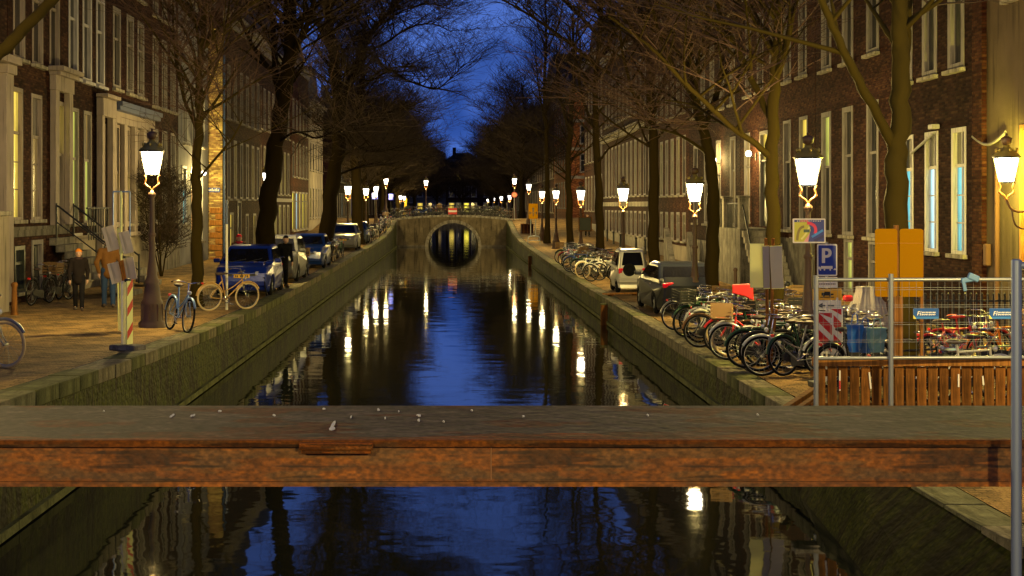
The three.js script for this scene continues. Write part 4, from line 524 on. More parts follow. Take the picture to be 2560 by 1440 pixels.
// left bank
tree('tree outside the frame whose thick bough crosses the top left corner', 17, [{ p: [[-215, 960], [-210, 600], [-205, 300], [-240, 60], [-230, -200]], r: [0.26, 0.15], from: 0.9 }, { p: [[-205, 320], [-100, 215, 0.4], [0, 132, 0.8], [60, 72, 1], [128, 2, 1.3], [220, -110, 1.6], [300, -260, 2]], r: [0.10, 0.05], from: 0.75 }], { seed: 17, n: [4, 3, 3] });
tree('slender mossy tree left of the blue car on the left bank', 38.7, [{ p: [[492, 766], [492, 640], [493, 520], [491, 420], [499, 300], [497, 180], [511, 60], [506, -70], [512, -250]], r: [0.17, 0.05], from: 0.45 }, { p: [[494, 450], [512, 428, -0.2], [556, 377, -0.6], [583, 342, -0.8], [606, 300, -1]], r: [0.04, 0.02] }, { p: [[496, 330], [462, 250, 0.6], [440, 150, 1], [430, 20, 1.4]], r: [0.06, 0.025] }, { p: [[498, 260], [535, 180, -0.6], [560, 90, -1], [580, -40, -1.2]], r: [0.055, 0.02] }, { p: [[497, 190], [470, 90, 0.6], [420, 20, 1], [380, -90, 1.2]], r: [0.05, 0.02] }], { seed: 19, crown: [8, 4.5, 4], n: [11, 7, 6], tip: 0.005, ...redder });
tree('big leaning black trunk rising behind the blue car', 47.5, [{ p: [[652, 728], [662, 600], [676, 480], [690, 360], [710, 240], [724, 140], [728, 60], [716, -60], [708, -230]], r: [0.33, 0.17], from: 0.5 }, { p: [[706, 270], [688, 180, 0.5], [682, 60, 1], [660, -60, 1.5]], r: [0.15, 0.06] }, { p: [[722, 160], [768, 60, -0.5], [800, -60, -1]], r: [0.12, 0.05] }, { p: [[690, 360], [742, 330, -0.8], [790, 345, -1.2], [830, 330, -1.6]], r: [0.05, 0.02] }, { p: [[688, 190], [630, 110, 0.8], [590, 20, 1.2], [560, -80, 1.5]], r: [0.08, 0.03] }, { p: [[684, 90], [620, 30, 0.3], [560, -40, 0.6]], r: [0.05, 0.02] }], { seed: 21, crown: [10, 5.5, 5], bark: M.barkBlack, n: [11, 7, 6], twig: M.twig });
tree('great forked black tree between the two lamps rows, left bank', 70, [{ p: [[810, 662], [819, 560], [833, 440], [848, 330], [842, 230], [830, 120], [816, 0], [808, -140]], r: [0.40, 0.2], from: 0.5 }, { p: [[848, 320], [855, 250, 0.4], [879, 194, 0.8], [904, 132, 1], [932, 76, 1.2], [963, 42, 1.4], [990, 10, 1.6], [1040, -60, 2]], r: [0.21, 0.08], from: 0.25 },
  { p: [[906, 130, 1], [960, 110, 0.4], [1020, 70, 0], [1080, 60, -0.5], [1130, 80, -1]], r: [0.07, 0.02] }, { p: [[940, 70, 1.2], [1000, 30, 2], [1070, 10, 2.4], [1130, 24, 2.6]], r: [0.06, 0.02] }, { p: [[842, 400], [890, 372, -1], [940, 380, -1.5], [1000, 368, -2]], r: [0.07, 0.02] }, { p: [[836, 440], [880, 424, 1], [930, 410, 1.5], [975, 415, 2]], r: [0.06, 0.02] }, { p: [[832, 130], [790, 50, 1], [770, -60, 1.4]], r: [0.12, 0.05] }, { p: [[880, 194, 0.8], [930, 200, -0.5], [985, 170, -1], [1040, 165, -1.4]], r: [0.06, 0.02] }], { seed: 23, crown: [10, 6, 5], bark: M.barkBlack, twig: M.twigDark, n: [16, 9, 7] });
tree('dark tree behind the forked tree whose limbs arch over the canal, left bank', 95, [{ p: [[893, 600], [893, 500], [888, 400], [892, 300], [905, 180], [912, 60]], r: [0.40, 0.14], from: 0.3 }, { p: [[900, 230], [940, 185, 0], [970, 172, 0], [1005, 194, -1], [1060, 216, -2], [1092, 222, -2.5], [1132, 190, -3], [1160, 160, -3]], r: [0.10, 0.03] }, { p: [[892, 320], [950, 290, 1], [1010, 270, 1], [1050, 280, 1]], r: [0.08, 0.03] }, { p: [[896, 280], [850, 200, 1], [840, 90, 1.5]], r: [0.12, 0.04] }], { seed: 25, bark: M.barkBlack, twig: M.twigDark, n: [16, 9, 7], len: [3.0, 1.7, 0.9] });
// dense crowns before and beyond the bridge: one tree grown, then copies
function freeTree(label, x, d, h, seed, o) {
  const g = (x < 0 ? gl : gr)(d), Y = (y) => VY - (y - EYE) * FPX / d, Xp = (xx) => VX + xx * FPX / d, limbs = [{ p: [[Xp(x), Y(g)], [Xp(x + 0.1), Y(g + 3)], [Xp(x), Y(g + h * 0.35)], [Xp(x + 0.3), Y(g + h * 0.65)], [Xp(x), Y(g + h * 0.95)]], r: [0.34, 0.06], from: 0.28 }];
  for (let k = 0; k < 8; k++) { const a = k * 2.4, s = 0.26 + 0.055 * k, L = h * 0.30 * (1 - 0.05 * k); limbs.push({ p: [0, 0.35, 0.7, 1].map((t) => [Xp(x + Math.cos(a) * L * t), Y(g + h * (s + t * 0.24)), Math.sin(a) * L * t]), r: [0.13, 0.03], from: 0.15 }); }
  return tree(label, d, limbs, { seed, bark: M.barkBlack, twig: M.twigDark, n: [11, 9, 8], len: [2.6, 1.7, 1.0], r: [0.05, 0.025, 0.014], tip: 0.011, ...o });
}
const F1 = freeTree('dense dark bare tree before the left end of the bridge', -7.0, 114, 12.6, 31, {}), F2 = freeTree('dense dark bare tree just beyond the right end of the bridge', 7.2, 150, 15, 33, {});
[[-7.4, 150, 0.92, 1.3, 'dense tree just beyond the left end of the bridge'], [-7.2, 166, 0.94, 2.6, 'second dense tree beyond the left end of the bridge'], [-7, 186, 1.0, 4.1, 'third dense tree beyond the left end of the bridge'], [-6.8, 212, 1.02, 5.2, 'fourth dense tree beyond the left end of the bridge'], [-6.6, 246, 1.05, 0.4, 'last dense tree of the left bank'], [7.2, 170, 1.0, 1.9, 'second dense tree beyond the right end of the bridge'], [7, 192, 0.98, 3.3, 'third dense tree beyond the right end of the bridge'], [6.8, 222, 0.96, 4.6, 'fourth dense tree beyond the right end of the bridge'], [6.6, 256, 0.96, 0.9, 'last dense tree of the right bank'], [-3.2, 304, 1.0, 2.2, 'left one of two trees on the pavement that closes the canal'], [2.2, 306, 0.9, 3.9, 'right one of two trees on the pavement that closes the canal']].forEach(([x, d, s, a, label], i) => {
  const t = (i % 2 ? F1 : F2).clone(); t.name = numbered('bare_tree'); t.position.set(x, (x < 0 ? gl : gr)(d) - 0.1, -d); t.rotation.y = a; t.scale.setScalar(s); t.userData = { label, category: 'tree' }; scene.add(t);
});
{ // brown shrub by the house behind the left lamp
  const R = rng(91), root = thing('wall_shrub', 'dark bare climbing shrub on the house behind the left lamp', 'shrub', [-10.9, gl(54), -54]), lim = newAcc(), tw = newAcc();
  for (let k = 0; k < 6; k++) { const a = R() * 6.28, p = [V(0, -0.1, 0), V(Math.cos(a) * 0.3, 1.2, Math.sin(a) * 0.4), V(Math.cos(a) * 0.6, 2.6, Math.sin(a) * 0.9), V(Math.cos(a) * 0.5, 3.4, Math.sin(a) * 0.8)], q = resample(p, 8), r = q.map((_, i) => 0.03 - 0.003 * i); seg(lim, q, r, 5); sprout(R, lim, tw, q, r, 0, { ...TO, n: [16, 7, 4], len: [0.9, 0.5, 0.35], from: 0.2, tip: 0.008 }); }
  mesh('stems', accGeo(lim), M.barkDark, root); mesh('twigs', accGeo(tw), M.twigDark, root).userData.kind = 'stuff';
}
// ---------------------------------------------------------------- cars
function paint(r, g, b) { const q = new THREE.MeshPhysicalMaterial({ roughness: 0.30, metalness: 0.15, specularIntensity: 0.45, clearcoat: 0.25, clearcoatRoughness: 0.08 }); q.color.setRGB(r, g, b); return q; }
function car(name, label, cat, x, d, turn, o) {
  const { L, W, H, belt, clr = 0.2, wr = 0.31, wf, wb, hood = belt - 0.12, tailH = belt - 0.02, cab, paint: pm } = o;      // cab: [rear bottom z, rear top z, front top z, front bottom z]
  const t = thing(name, label, cat, [x, (x < 0 ? gl : gr)(d), -d], turn), h2 = L / 2, prof = [[-h2 + 0.08, clr + 0.06]];
  const arch = (z) => { const r = wr + 0.06, a = []; for (let i = 0; i <= 10; i++) { const q = Math.PI * (1 - i / 10); a.push([z + r * Math.cos(q), Math.max(clr, wr * 0.98 + r * Math.sin(q))]); } return a; };
  prof.push([wb - wr - 0.065, clr], ...arch(wb), [wb + wr + 0.065, clr], [wf - wr - 0.065, clr], ...arch(wf), [wf + wr + 0.065, clr], [h2 - 0.1, clr + 0.06], [h2, clr + 0.28], [h2 - 0.03, hood - 0.22], [h2 - 0.16, hood - 0.08], [cab[3], hood], [cab[3] - 0.02, belt], [cab[0], belt], [-h2 + 0.12, tailH], [-h2, tailH - 0.18], [-h2, clr + 0.3]);
  const tape = (g, hi) => { const p = g.attributes.position; for (let i = 0; i < p.count; i++) { const z = p.getZ(i), y = p.getY(i); let k = 1 - 0.13 * Math.pow(Math.min(1, Math.abs(z) / h2), 5); if (hi) k *= 1 - 0.22 * clamp((y - belt) / (H - belt), 0, 1.1) - 0.03; else k *= 1 - 0.05 * sm(belt - 0.25, belt, y) - 0.04 * sm(clr + 0.2, clr, y); p.setX(i, p.getX(i) * k); } g.computeVertexNormals(); return g; };
  const ex = (pts, hi) => { const bv = 0.07, g = extr(pts, W - 2 * bv, bv); g.rotateY(-Math.PI / 2); g.translate(W / 2 - bv, 0, 0); return tape(g, hi); };
  mesh('body', ex(prof, false), pm, t);
  const cp = [[cab[0], belt - 0.06], [cab[1], H - 0.15], [cab[1] + 0.1, H - 0.10], [cab[1] + 0.3, H - 0.075], [(cab[1] + cab[2]) / 2, H - 0.065], [cab[2] - 0.3, H - 0.08], [cab[2] - 0.1, H - 0.105], [cab[2], H - 0.15], [cab[3], belt - 0.06]]; mesh('cabin', ex(cp, true), pm, t);
  // glass panes a little proud of the cabin
  const wAt = (y, z) => W / 2 * (1 - 0.13 * Math.pow(Math.min(1, Math.abs(z) / h2), 5)) * (1 - 0.22 * clamp((y - belt) / (H - belt), 0, 1.1) - 0.03);
  const quad = (a, b, c, e, off) => { const g = new THREE.BufferGeometry(), n = b.clone().sub(a).cross(e.clone().sub(a)).normalize().multiplyScalar(off), v = [a, b, c, e].map((q) => q.clone().add(n)), w = [a, b, c, e].map((q) => q.clone().sub(n)); return new ConvexGeometry([...v, ...w]); };
  const end = (z0, z1, s) => { const y0 = belt + 0.05, y1 = H - 0.12, f = (y) => lerp(z0, z1, (y - belt + 0.06) / (H - 0.15 - belt + 0.06)), o2 = s * (0.07 * Math.hypot(1, (z1 - z0) / (H - 0.09 - belt)) + 0.01), a = wAt(y0, f(y0)) - 0.12, b = wAt(y1, f(y1)) - 0.13; return quad(V(-a, y0, f(y0) + o2), V(a, y0, f(y0) + o2), V(b, y1, f(y1) + o2), V(-b, y1, f(y1) + o2), 0.008); };
  mesh('rear_window', end(cab[0], cab[1], -1), M.carGlass, t); mesh('windscreen', end(cab[3], cab[2], 1), M.carGlass, t);
  for (const s of [-1, 1]) {
    const y0 = belt + 0.04, y1 = H - 0.13, zz = (za, zb, y) => lerp(za, zb, (y - belt) / (H - belt)), mid = lerp(cab[0], cab[3], 0.47);
    for (const [a0, a1, b0, b1] of [[zz(cab[0], cab[1], y0) + 0.14, zz(cab[0], cab[1], y1) + 0.16, mid - 0.04, mid - 0.04], [mid + 0.04, mid + 0.04, zz(cab[3], cab[2], y0) - 0.14, zz(cab[3], cab[2], y1) - 0.12]]) if (b0 - a0 > 0.2) mesh('side_window', quad(V(s * (wAt(y0, a0) + 0.002), y0, a0), V(s * (wAt(y0, b0) + 0.002), y0, b0), V(s * (wAt(y1, b1) + 0.002), y1, b1), V(s * (wAt(y1, a1) + 0.002), y1, a1), 0.006), M.carGlass, t);
    const mr = mesh('wing_mirror', rbox(0.2, 0.13, 0.1, 0.04, s * (W / 2 + 0.07), belt + 0.09, cab[3] - 0.28), pm, t);
    mesh('door_handle', [0.1, -0.85].map((z) => rbox(0.03, 0.025, 0.16, 0.01, s * (W / 2 - 0.015), belt - 0.13, z)), o.chromeHandles ? M.chrome : pm, t);
    for (const z of [wf, wb]) { const w = new THREE.Group(); w.name = 'wheel'; t.add(w); mesh('tyre', xf(new THREE.TorusGeometry(wr - 0.085, 0.085, 8, 24), s * (W / 2 - 0.1), wr, z, 0, Math.PI / 2, 0), M.rubber, w); mesh('rim', [cyl([s * (W / 2 - 0.16), wr, z], [s * (W / 2 - 0.05), wr, z], wr - 0.12, wr - 0.13, 16), ...[0, 1, 2, 3, 4].map((k) => box(0.02, wr - 0.12, 0.07, s * (W / 2 - 0.045), wr + 0.5 * (wr - 0.12) * Math.cos(k * 1.2566), z + 0.5 * (wr - 0.12) * Math.sin(k * 1.2566), k * 1.2566))], M.galv, w); }
    mesh('tail_light', o.tailBox ? rbox(0.15, 0.2, 0.06, 0.03, s * (W / 2 - 0.16), belt - 0.14, -h2 - 0.04) : rbox(0.36, 0.14, 0.12, 0.05, s * (W / 2 - 0.29), tailH - 0.14, -h2 + 0.0, 0, s * 0.25, s * -0.08), M.tail, t);
    mesh('headlight', rbox(0.38, 0.17, 0.16, 0.07, s * (W / 2 - 0.30), hood - 0.22, h2 - 0.07, -0.3, s * 0.35, 0), M.headGlass, t);
  }
  const pl = o.plateY ?? clr + 0.42; for (const s of [-1, 1]) { const q = mesh('number_plate', rbox(0.52, 0.11, 0.02, 0.008, 0, pl, s * (h2 + 0.055)), M.plateYellow, t); mesh('lettering', even(-0.18, 0.22, 8).filter((_, i) => i !== 2 && i !== 5).map((xx) => b2(xx - 0.016, xx + 0.016, pl - 0.03, pl + 0.032, s * (h2 + 0.066) - 0.002, s * (h2 + 0.066) + 0.002)), M.black, q); mesh('plate_band', b2(-0.262, -0.215, pl - 0.05, pl + 0.05, s * (h2 + 0.067) - 0.002, s * (h2 + 0.067) + 0.002), M.blueSign, q); }
  mesh('bumper', [rbox(W * 0.86, 0.17, 0.1, 0.04, 0, clr + 0.2, -h2 - 0.025), rbox(W * 0.86, 0.17, 0.1, 0.04, 0, clr + 0.2, h2 + 0.025)], o.bumper ?? pm, t);
  mesh('grille', rbox(W * 0.5, 0.12, 0.04, 0.015, 0, hood - 0.27, h2 + 0.03), M.black, t);
  mesh('wiper', [cyl([-0.1, belt + 0.03, cab[3] + 0.06], [0.5, belt + 0.16, cab[3] - 0.01], 0.01), cyl([-0.6, belt + 0.03, cab[3] + 0.06], [0, belt + 0.14, cab[3] - 0.01], 0.01)], M.black, t);
  mesh('underbody', b2(-W / 2 + 0.2, W / 2 - 0.2, clr - 0.03, clr + 0.15, -h2 + 0.3, h2 - 0.3), M.black, t);
  return t;
}
const hatch = { L: 4.0, W: 1.74, H: 1.5, belt: 0.95, hood: 0.9, wf: 1.25, wb: -1.25, cab: [-1.9, -1.5, 0.2, 1.0], tailH: 0.95 };
car('parked_car', 'blue hatchback facing us with gold bicycle in front of its bonnet', 'car', -6.32, 45.1, 0, { ...hatch, paint: paint(0.006, 0.02, 0.20) });
car('parked_car', 'silver people carrier parked second behind the blue hatchback', 'car', -6.35, 52.8, 0, { ...hatch, L: 4.3, W: 1.76, H: 1.64, belt: 1.02, hood: 0.98, cab: [-2.05, -1.8, 0.35, 1.25], wf: 1.35, wb: -1.3, paint: paint(0.10, 0.10, 0.105) });
car('parked_car', 'dark blue car parked third in the left row below the forked tree', 'car', -6.3, 63.2, 0, { ...hatch, L: 4.2, H: 1.46, paint: paint(0.006, 0.025, 0.13) });
car('parked_car', 'pale silver car parked fourth in the left row', 'car', -6.4, 85.6, 0, { ...hatch, L: 4.4, H: 1.55, paint: paint(0.16, 0.16, 0.16) });
car('parked_car', 'dark car parked last in the left row near the bicycles', 'car', -6.5, 97, 0, { ...hatch, L: 4.2, H: 1.5, paint: paint(0.02, 0.03, 0.05) });
car('parked_car', 'dark car with red tail lights parked behind the bicycle rack', 'car', 6.52, 42.0, Math.PI + 0.02, { L: 4.7, W: 1.8, H: 1.44, belt: 0.96, hood: 0.88, wf: 1.45, wb: -1.4, cab: [-2.0, -1.25, 0.45, 1.25], tailH: 1.0, plateY: 0.78, paint: paint(0.013, 0.015, 0.022), chromeHandles: 1 });
{
  const c = car('microcar', 'small white box shaped microcar with spare wheel on its back door', 'microcar', 6.26, 51.2, Math.PI, { L: 2.3, W: 1.14, H: 1.54, belt: 0.92, hood: 0.86, clr: 0.24, wr: 0.24, wf: 0.75, wb: -0.78, cab: [-1.1, -0.98, 0.25, 0.7], tailH: 0.95, tailBox: 1, plateY: 0.42, paint: paint(0.42, 0.41, 0.38), bumper: M.greyBack });
  mesh('spare_wheel', [xf(new THREE.TorusGeometry(0.16, 0.065, 8, 22), 0.12, 0.82, -1.22), cyl([0.12, 0.82, -1.15], [0.12, 0.82, -1.25], 0.12, 0.1, 14)], M.rubber, c); mesh('roof_light', [ball(0.035, -0.4, 1.57, -0.95), ball(0.035, 0.4, 1.57, -0.95)], M.signWhite, c);
}

// ---------------------------------------------------------------- bicycles (front towards +x)
const bikeG = (() => {
  const wheelAt = (x) => ({ tyre: xf(new THREE.TorusGeometry(0.333, 0.023, 7, 32), x, 0.356, 0), rim: join([xf(new THREE.TorusGeometry(0.308, 0.008, 5, 32), x, 0.356, 0), ...Array.from({ length: 18 }, (_, i) => { const a = i / 18 * 6.2832, s = i % 2 ? 0.03 : -0.03; return cyl([x + 0.02 * Math.cos(a + 1), 0.356 + 0.02 * Math.sin(a + 1), s], [x + 0.31 * Math.cos(a), 0.356 + 0.31 * Math.sin(a), 0], 0.0022, 0.0022, 3, true); }), cyl([x, 0.356, -0.05], [x, 0.356, 0.05], 0.022, 0.022, 8)]) });
  const fender = (x, a0, a1) => { const p = []; for (let i = 0; i <= 10; i++) { const a = lerp(a0, a1, i / 10); p.push([x + 0.375 * Math.cos(a), 0.356 + 0.375 * Math.sin(a), 0]); } const g = tube(p, 0.027, 5, 16); return g; };
  const fr = (step) => join([cyl([0.36, 0.86, 0], [0.40, 0.66, 0], 0.019), step ? tube([[0.385, 0.72, 0], [0.15, 0.5, 0], [-0.08, 0.30, 0]], 0.018, 7) : cyl([0.395, 0.69, 0], [-0.08, 0.30, 0], 0.018), step ? tube([[0.37, 0.8, 0], [0.1, 0.6, 0], [-0.13, 0.5, 0]], 0.015, 7) : cyl([0.37, 0.82, 0], [-0.20, 0.80, 0], 0.016), cyl([-0.08, 0.28, 0], [-0.24, 0.92, 0], 0.017), ...[-0.045, 0.045].flatMap((z) => [cyl([-0.08, 0.29, z * 0.6], [-0.54, 0.356, z], 0.009), cyl([-0.2, 0.78, z * 0.4], [-0.54, 0.356, z], 0.008)])]);
  const fork = join([...[-0.045, 0.045].map((z) => tube([[0.41, 0.64, z * 0.8], [0.45, 0.5, z], [0.54, 0.356, z]], 0.011, 6)), box(0.05, 0.04, 0.11, 0.405, 0.66, 0)]);
  const handle = join([cyl([0.36, 0.86, 0], [0.335, 1.02, 0], 0.013), tube([[0.12, 1.03, 0.29], [0.24, 1.05, 0.28], [0.37, 1.05, 0.14], [0.34, 1.02, 0], [0.37, 1.05, -0.14], [0.24, 1.05, -0.28], [0.12, 1.03, -0.29]], 0.011, 6, 28)]);
  const grips = [0.29, -0.29].map((z) => cyl([0.09, 1.028, z], [0.2, 1.045, z * 0.993], 0.017));
  const saddle = join([ball(0.13, -0.29, 0.965, 0, 1.0, 0.32, 0.8, 10), ball(0.08, -0.14, 0.965, 0, 1.3, 0.35, 0.5, 8)]);
  const rack = join([...[-0.06, 0.06].map((z) => tube([[-0.26, 0.75, z], [-0.45, 0.765, z], [-0.74, 0.765, z]], 0.007, 4)), ...[-0.4, -0.55, -0.72].map((x) => cyl([x, 0.765, -0.06], [x, 0.765, 0.06], 0.006, 0.006, 4)), ...[-0.07, 0.07].map((z) => cyl([-0.62, 0.765, z * 0.9], [-0.54, 0.36, z], 0.006, 0.006, 4))]);
  const crank = join([cyl([-0.08, 0.29, -0.07], [-0.08, 0.29, 0.08], 0.014, 0.014, 6), cyl([-0.16, 0.29, 0.05], [0, 0.29, 0.05], 0.008, 0.008, 4), xf(new THREE.TorusGeometry(0.085, 0.012, 5, 20), -0.08, 0.29, 0.05), cyl([-0.08, 0.29, 0.07], [0.05, 0.18, 0.07], 0.009), cyl([-0.08, 0.29, -0.06], [-0.21, 0.40, -0.06], 0.009), box(0.1, 0.02, 0.08, 0.06, 0.17, 0.11), box(0.1, 0.02, 0.08, -0.22, 0.41, -0.1)]);
  const chain = xf(extr([[-0.6, 0.30], [-0.52, 0.27], [0.02, 0.19], [0.04, 0.36], [-0.1, 0.4], [-0.52, 0.42], [-0.6, 0.38]], 0.03, 0.006), 0, 0, 0.035);
  const basket = join([...even(-0.15, 0.15, 6).flatMap((z) => [cyl([0.48, 0.80, z], [0.46, 1.02, z * 1.15], 0.004, 0.004, 4), cyl([0.76, 0.80, z], [0.80, 1.02, z * 1.15], 0.004, 0.004, 4)]), ...[0.81, 0.9, 1.02].flatMap((y) => [cyl([0.47, y, -0.16], [0.78, y, -0.16], 0.006, 0.006, 4), cyl([0.47, y, 0.16], [0.78, y, 0.16], 0.006, 0.006, 4), cyl([0.47, y, -0.16], [0.47, y, 0.16], 0.006, 0.006, 4), cyl([0.78, y, -0.16], [0.78, y, 0.16], 0.006, 0.006, 4)]), b2(0.47, 0.78, 0.795, 0.805, -0.16, 0.16)]);
  const crate = join([b2(0.44, 0.84, 0.80, 0.82, -0.2, 0.2), ...[0.86, 0.93, 1.0, 1.06].flatMap((y) => [b2(0.44, 0.84, y, y + 0.045, -0.21, -0.2), b2(0.44, 0.84, y, y + 0.045, 0.2, 0.21), b2(0.43, 0.44, y, y + 0.045, -0.2, 0.2), b2(0.84, 0.85, y, y + 0.045, -0.2, 0.2)]), ...[[0.44, -0.2], [0.84, -0.2], [0.44, 0.2], [0.84, 0.2]].map(([x, z]) => b2(x - 0.012, x + 0.012, 0.82, 1.105, z - 0.012, z + 0.012))]);
  return { wf: wheelAt(0.54), wb: wheelAt(-0.54), ff: fender(0.54, 0.5, 2.6), fb: fender(-0.54, 0.3, 3.0), fr0: fr(false), fr1: fr(true), fork, handle, grips, saddle, rack, crank, chain, basket, crate, lamp: ball(0.045, 0.46, 0.83, 0, 0.9, 1, 1, 8), tail: rbox(0.03, 0.05, 0.08, 0.01, -0.76, 0.73, 0), guard: b2(-0.1, 0, 0, 0, 0, 0) };
})();
const bpaint = (r, g, b) => { const q = mat([r, g, b], 0.3, { metalness: 0.25 }); return q; };
const BC = { black: bpaint(0.012, 0.012, 0.012), green: bpaint(0.01, 0.05, 0.025), blue: bpaint(0.02, 0.06, 0.28), 'light blue': bpaint(0.16, 0.27, 0.48), red: bpaint(0.42, 0.015, 0.015), white: bpaint(0.62, 0.60, 0.54), silver: bpaint(0.45, 0.45, 0.45), brown: bpaint(0.10, 0.05, 0.02), orange: bpaint(0.62, 0.17, 0.01), gold: bpaint(0.34, 0.20, 0.06), grey: bpaint(0.14, 0.14, 0.15), yellow: bpaint(0.6, 0.45, 0.02) };
const reflect = mat([0.8, 0.8, 0.3], 0.2, { metalness: 0.3 }), lampGlassDim = mat([0.75, 0.75, 0.7], 0.1, { metalness: 0.6 });
const CRATE = [mat([0.12, 0.07, 0.03], 0.8), mat([0.02, 0.02, 0.02], 0.7), mat([0.26, 0.16, 0.07], 0.8)];
function bicycle(label, x, d, turn, o = {}) {
  const y = (x < 0 ? gl : gr)(d) + (o.lift ?? 0) + 0.012 * (Math.abs(x) - 5.4), t = thing('bicycle', label, 'bicycle', [x, y, -d], turn, o.group); t.rotation.order = 'YXZ'; t.rotation.x = o.lean ?? 0.06;
  const P = BC[o.color ?? 'black'], step = o.step ? 1 : 0, ty = o.tan ? M.tyreTan : M.rubber;
  for (const [nm, w] of [['front', bikeG.wf], ['rear', bikeG.wb]]) { const g = mesh('wheel', w.tyre, ty, t); mesh('rim', w.rim, M.rimGrey, g); }
  mesh('frame', step ? bikeG.fr1 : bikeG.fr0, P, t); mesh('fork', bikeG.fork, o.color === 'gold' ? M.chrome : P, t); const hb = mesh('handlebar', bikeG.handle, M.chrome, t); for (const g of bikeG.grips) mesh('grip', g, M.leather, hb);
  mesh('saddle', bikeG.saddle, o.saddle ?? M.leather, t); mesh('crank', bikeG.crank, M.chrome, t); mesh('mudguard', bikeG.fb, o.fender ? BC[o.fender] : P, t); mesh('mudguard', bikeG.ff, o.fender ? BC[o.fender] : P, t);
  if (o.rack !== 0) mesh('carrier_rack', bikeG.rack, M.iron, t); if (o.chain !== 0) mesh('chain_case', bikeG.chain, M.black, t);
  mesh('headlamp', bikeG.lamp, lampGlassDim, t); mesh('reflector', bikeG.tail, M.red, t);
  if (o.load === 'basket') mesh('basket', bikeG.basket, M.chrome, t); if (o.load === 'crate') mesh('crate', bikeG.crate, CRATE[o.crate ?? 0], t);
  return t;
}
{
  const R = rng(404), cols = ['black', 'black', 'green', 'black', 'grey', 'black', 'black', 'brown', 'silver', 'black', 'red', 'grey', 'black', 'green', 'black', 'brown', 'black', 'blue'];
  const nm = (o) => `${o.color}${o.step ? ' step through' : ''} bicycle${o.load === 'crate' ? ' with front crate' : o.load === 'basket' ? ' with wire basket' : ''}`;
  const pick = () => { const l = R(); return { color: cols[(R() * cols.length) | 0], step: R() < 0.5, load: l < 0.18 ? 'crate' : l < 0.34 ? 'basket' : null, crate: (R() * 3) | 0, tan: R() < 0.03, fender: R() < 0.15 ? 'silver' : null, lean: (R() - 0.5) * 0.34 }; };
  // quay rack on the right: about square to the water
  const first = { color: 'grey', step: 1, lean: 0.08, fender: 'silver' };
  for (let i = 0; i < 30; i++) { const o = i ? pick() : first, d = 25.6 + i * 0.33 + (R() - 0.5) * 0.16, out = i ? [0, 0.55, 0.2, 0.75][i % 4] : 0, turn = (i ? (i % 3 === 1 ? 0 : Math.PI) + (R() - 0.5) * 1.1 : Math.PI - 0.18); bicycle(`${nm(o)}, ${ORD[i]} from near end of the quay rack`, 5.95 + out + (R() - 0.5) * 0.25, d, turn, { ...o, group: 'bicycles crowded in the rack on the right quay' }); }
  for (let i = 0; i < 22; i++) { const o = pick(), d = 25.9 + i * 0.42; bicycle(`${nm(o)}, ${ORD[i]} from near end of the rear line`, 7.45 + (R() - 0.5) * 0.7, d, (R() - 0.5) * 1.5, { ...o, group: 'bicycles crowded in the rack on the right quay' }); }
  for (let i = 0; i < 20; i++) { const o = i === 3 ? { color: 'white', tan: 1, lean: 0.1 } : pick(), d = 57.5 + i * 0.85 + R() * 0.3; bicycle(`${nm(o)}, ${ORD[i]} from near end beyond the microcar`, 5.95 + (i % 3) * 0.55 + (R() - 0.5) * 0.3, d, Math.PI + (R() - 0.5) * 1.1, { ...o, group: 'bicycles beyond the white microcar' }); }
  for (let i = 0; i < 18; i++) { const o = pick(), d = 99 + i * 1.75 + R() * 0.5; bicycle(`${nm(o)}, ${ORD[i]} from near end before the bridge`, -5.7 - (i % 2) * 0.25, d, (R() < 0.5 ? 1 : -1) * Math.PI / 2 + 0.9 * (R() - 0.5), { ...o, group: 'bicycles along the left quay before the bridge' }); }
  for (let i = 0; i < 7; i++) { const o = pick(), d = 67.5 + i * 1.1; bicycle(`${nm(o)}, ${ORD[i]} of those by the forked tree`, -5.75 - (i % 2) * 0.4, d, -Math.PI / 2 + (R() - 0.5) * 0.8, { ...o, group: 'bicycles by the forked tree' }); }
  const deck = (x) => 2.52 + 0.34 * (1 - (x / 5.4) ** 2);
  for (let i = 0; i < 15; i++) { const o = pick(), x = -4.9 + i * 0.7 + (R() - 0.5) * 0.2; const b = bicycle(`${i === 1 ? 'red' : o.color} bicycle, ${ORD[i]} from the left against the bridge railing`, x, 135.0 + (R() < 0.5 ? 0 : 0.35), (R() < 0.5 ? 0 : Math.PI) + (R() - 0.5) * 0.3, { ...o, color: i === 1 ? 'red' : o.color, group: 'bicycles against the bridge railing' }); b.position.y = deck(clamp(x, -5.4, 5.4)); }
  for (let i = 0; i < 9; i++) { const o = pick(), x = -5.2 + i * 1.25; const b = bicycle(`${o.color} bicycle, ${ORD[i]} from the left against the bridge's far railing`, x, 143.9, (R() - 0.5) * 0.3, { ...o, group: 'bicycles against the far bridge railing' }); b.position.y = deck(clamp(x, -5.4, 5.4)); }
  // single ones
  bicycle('light blue step through bicycle leaning by the vine wrapped lamp', -5.72, 30.0, -1.05, { color: 'light blue', step: 1, rack: 0, chain: 0, lean: -0.12 });
  bicycle('gold bicycle with tan tyres before the blue hatchback', -5.83, 37.4, 0.62, { color: 'gold', step: 1, tan: 1, chain: 0, rack: 0, load: null, lean: 0.1 });
  bicycle('bicycle cut by the left picture edge, only its pale front wheel in view', -7.05, 21.3, -0.35, { color: 'grey', tan: 1, lean: 0.05 });
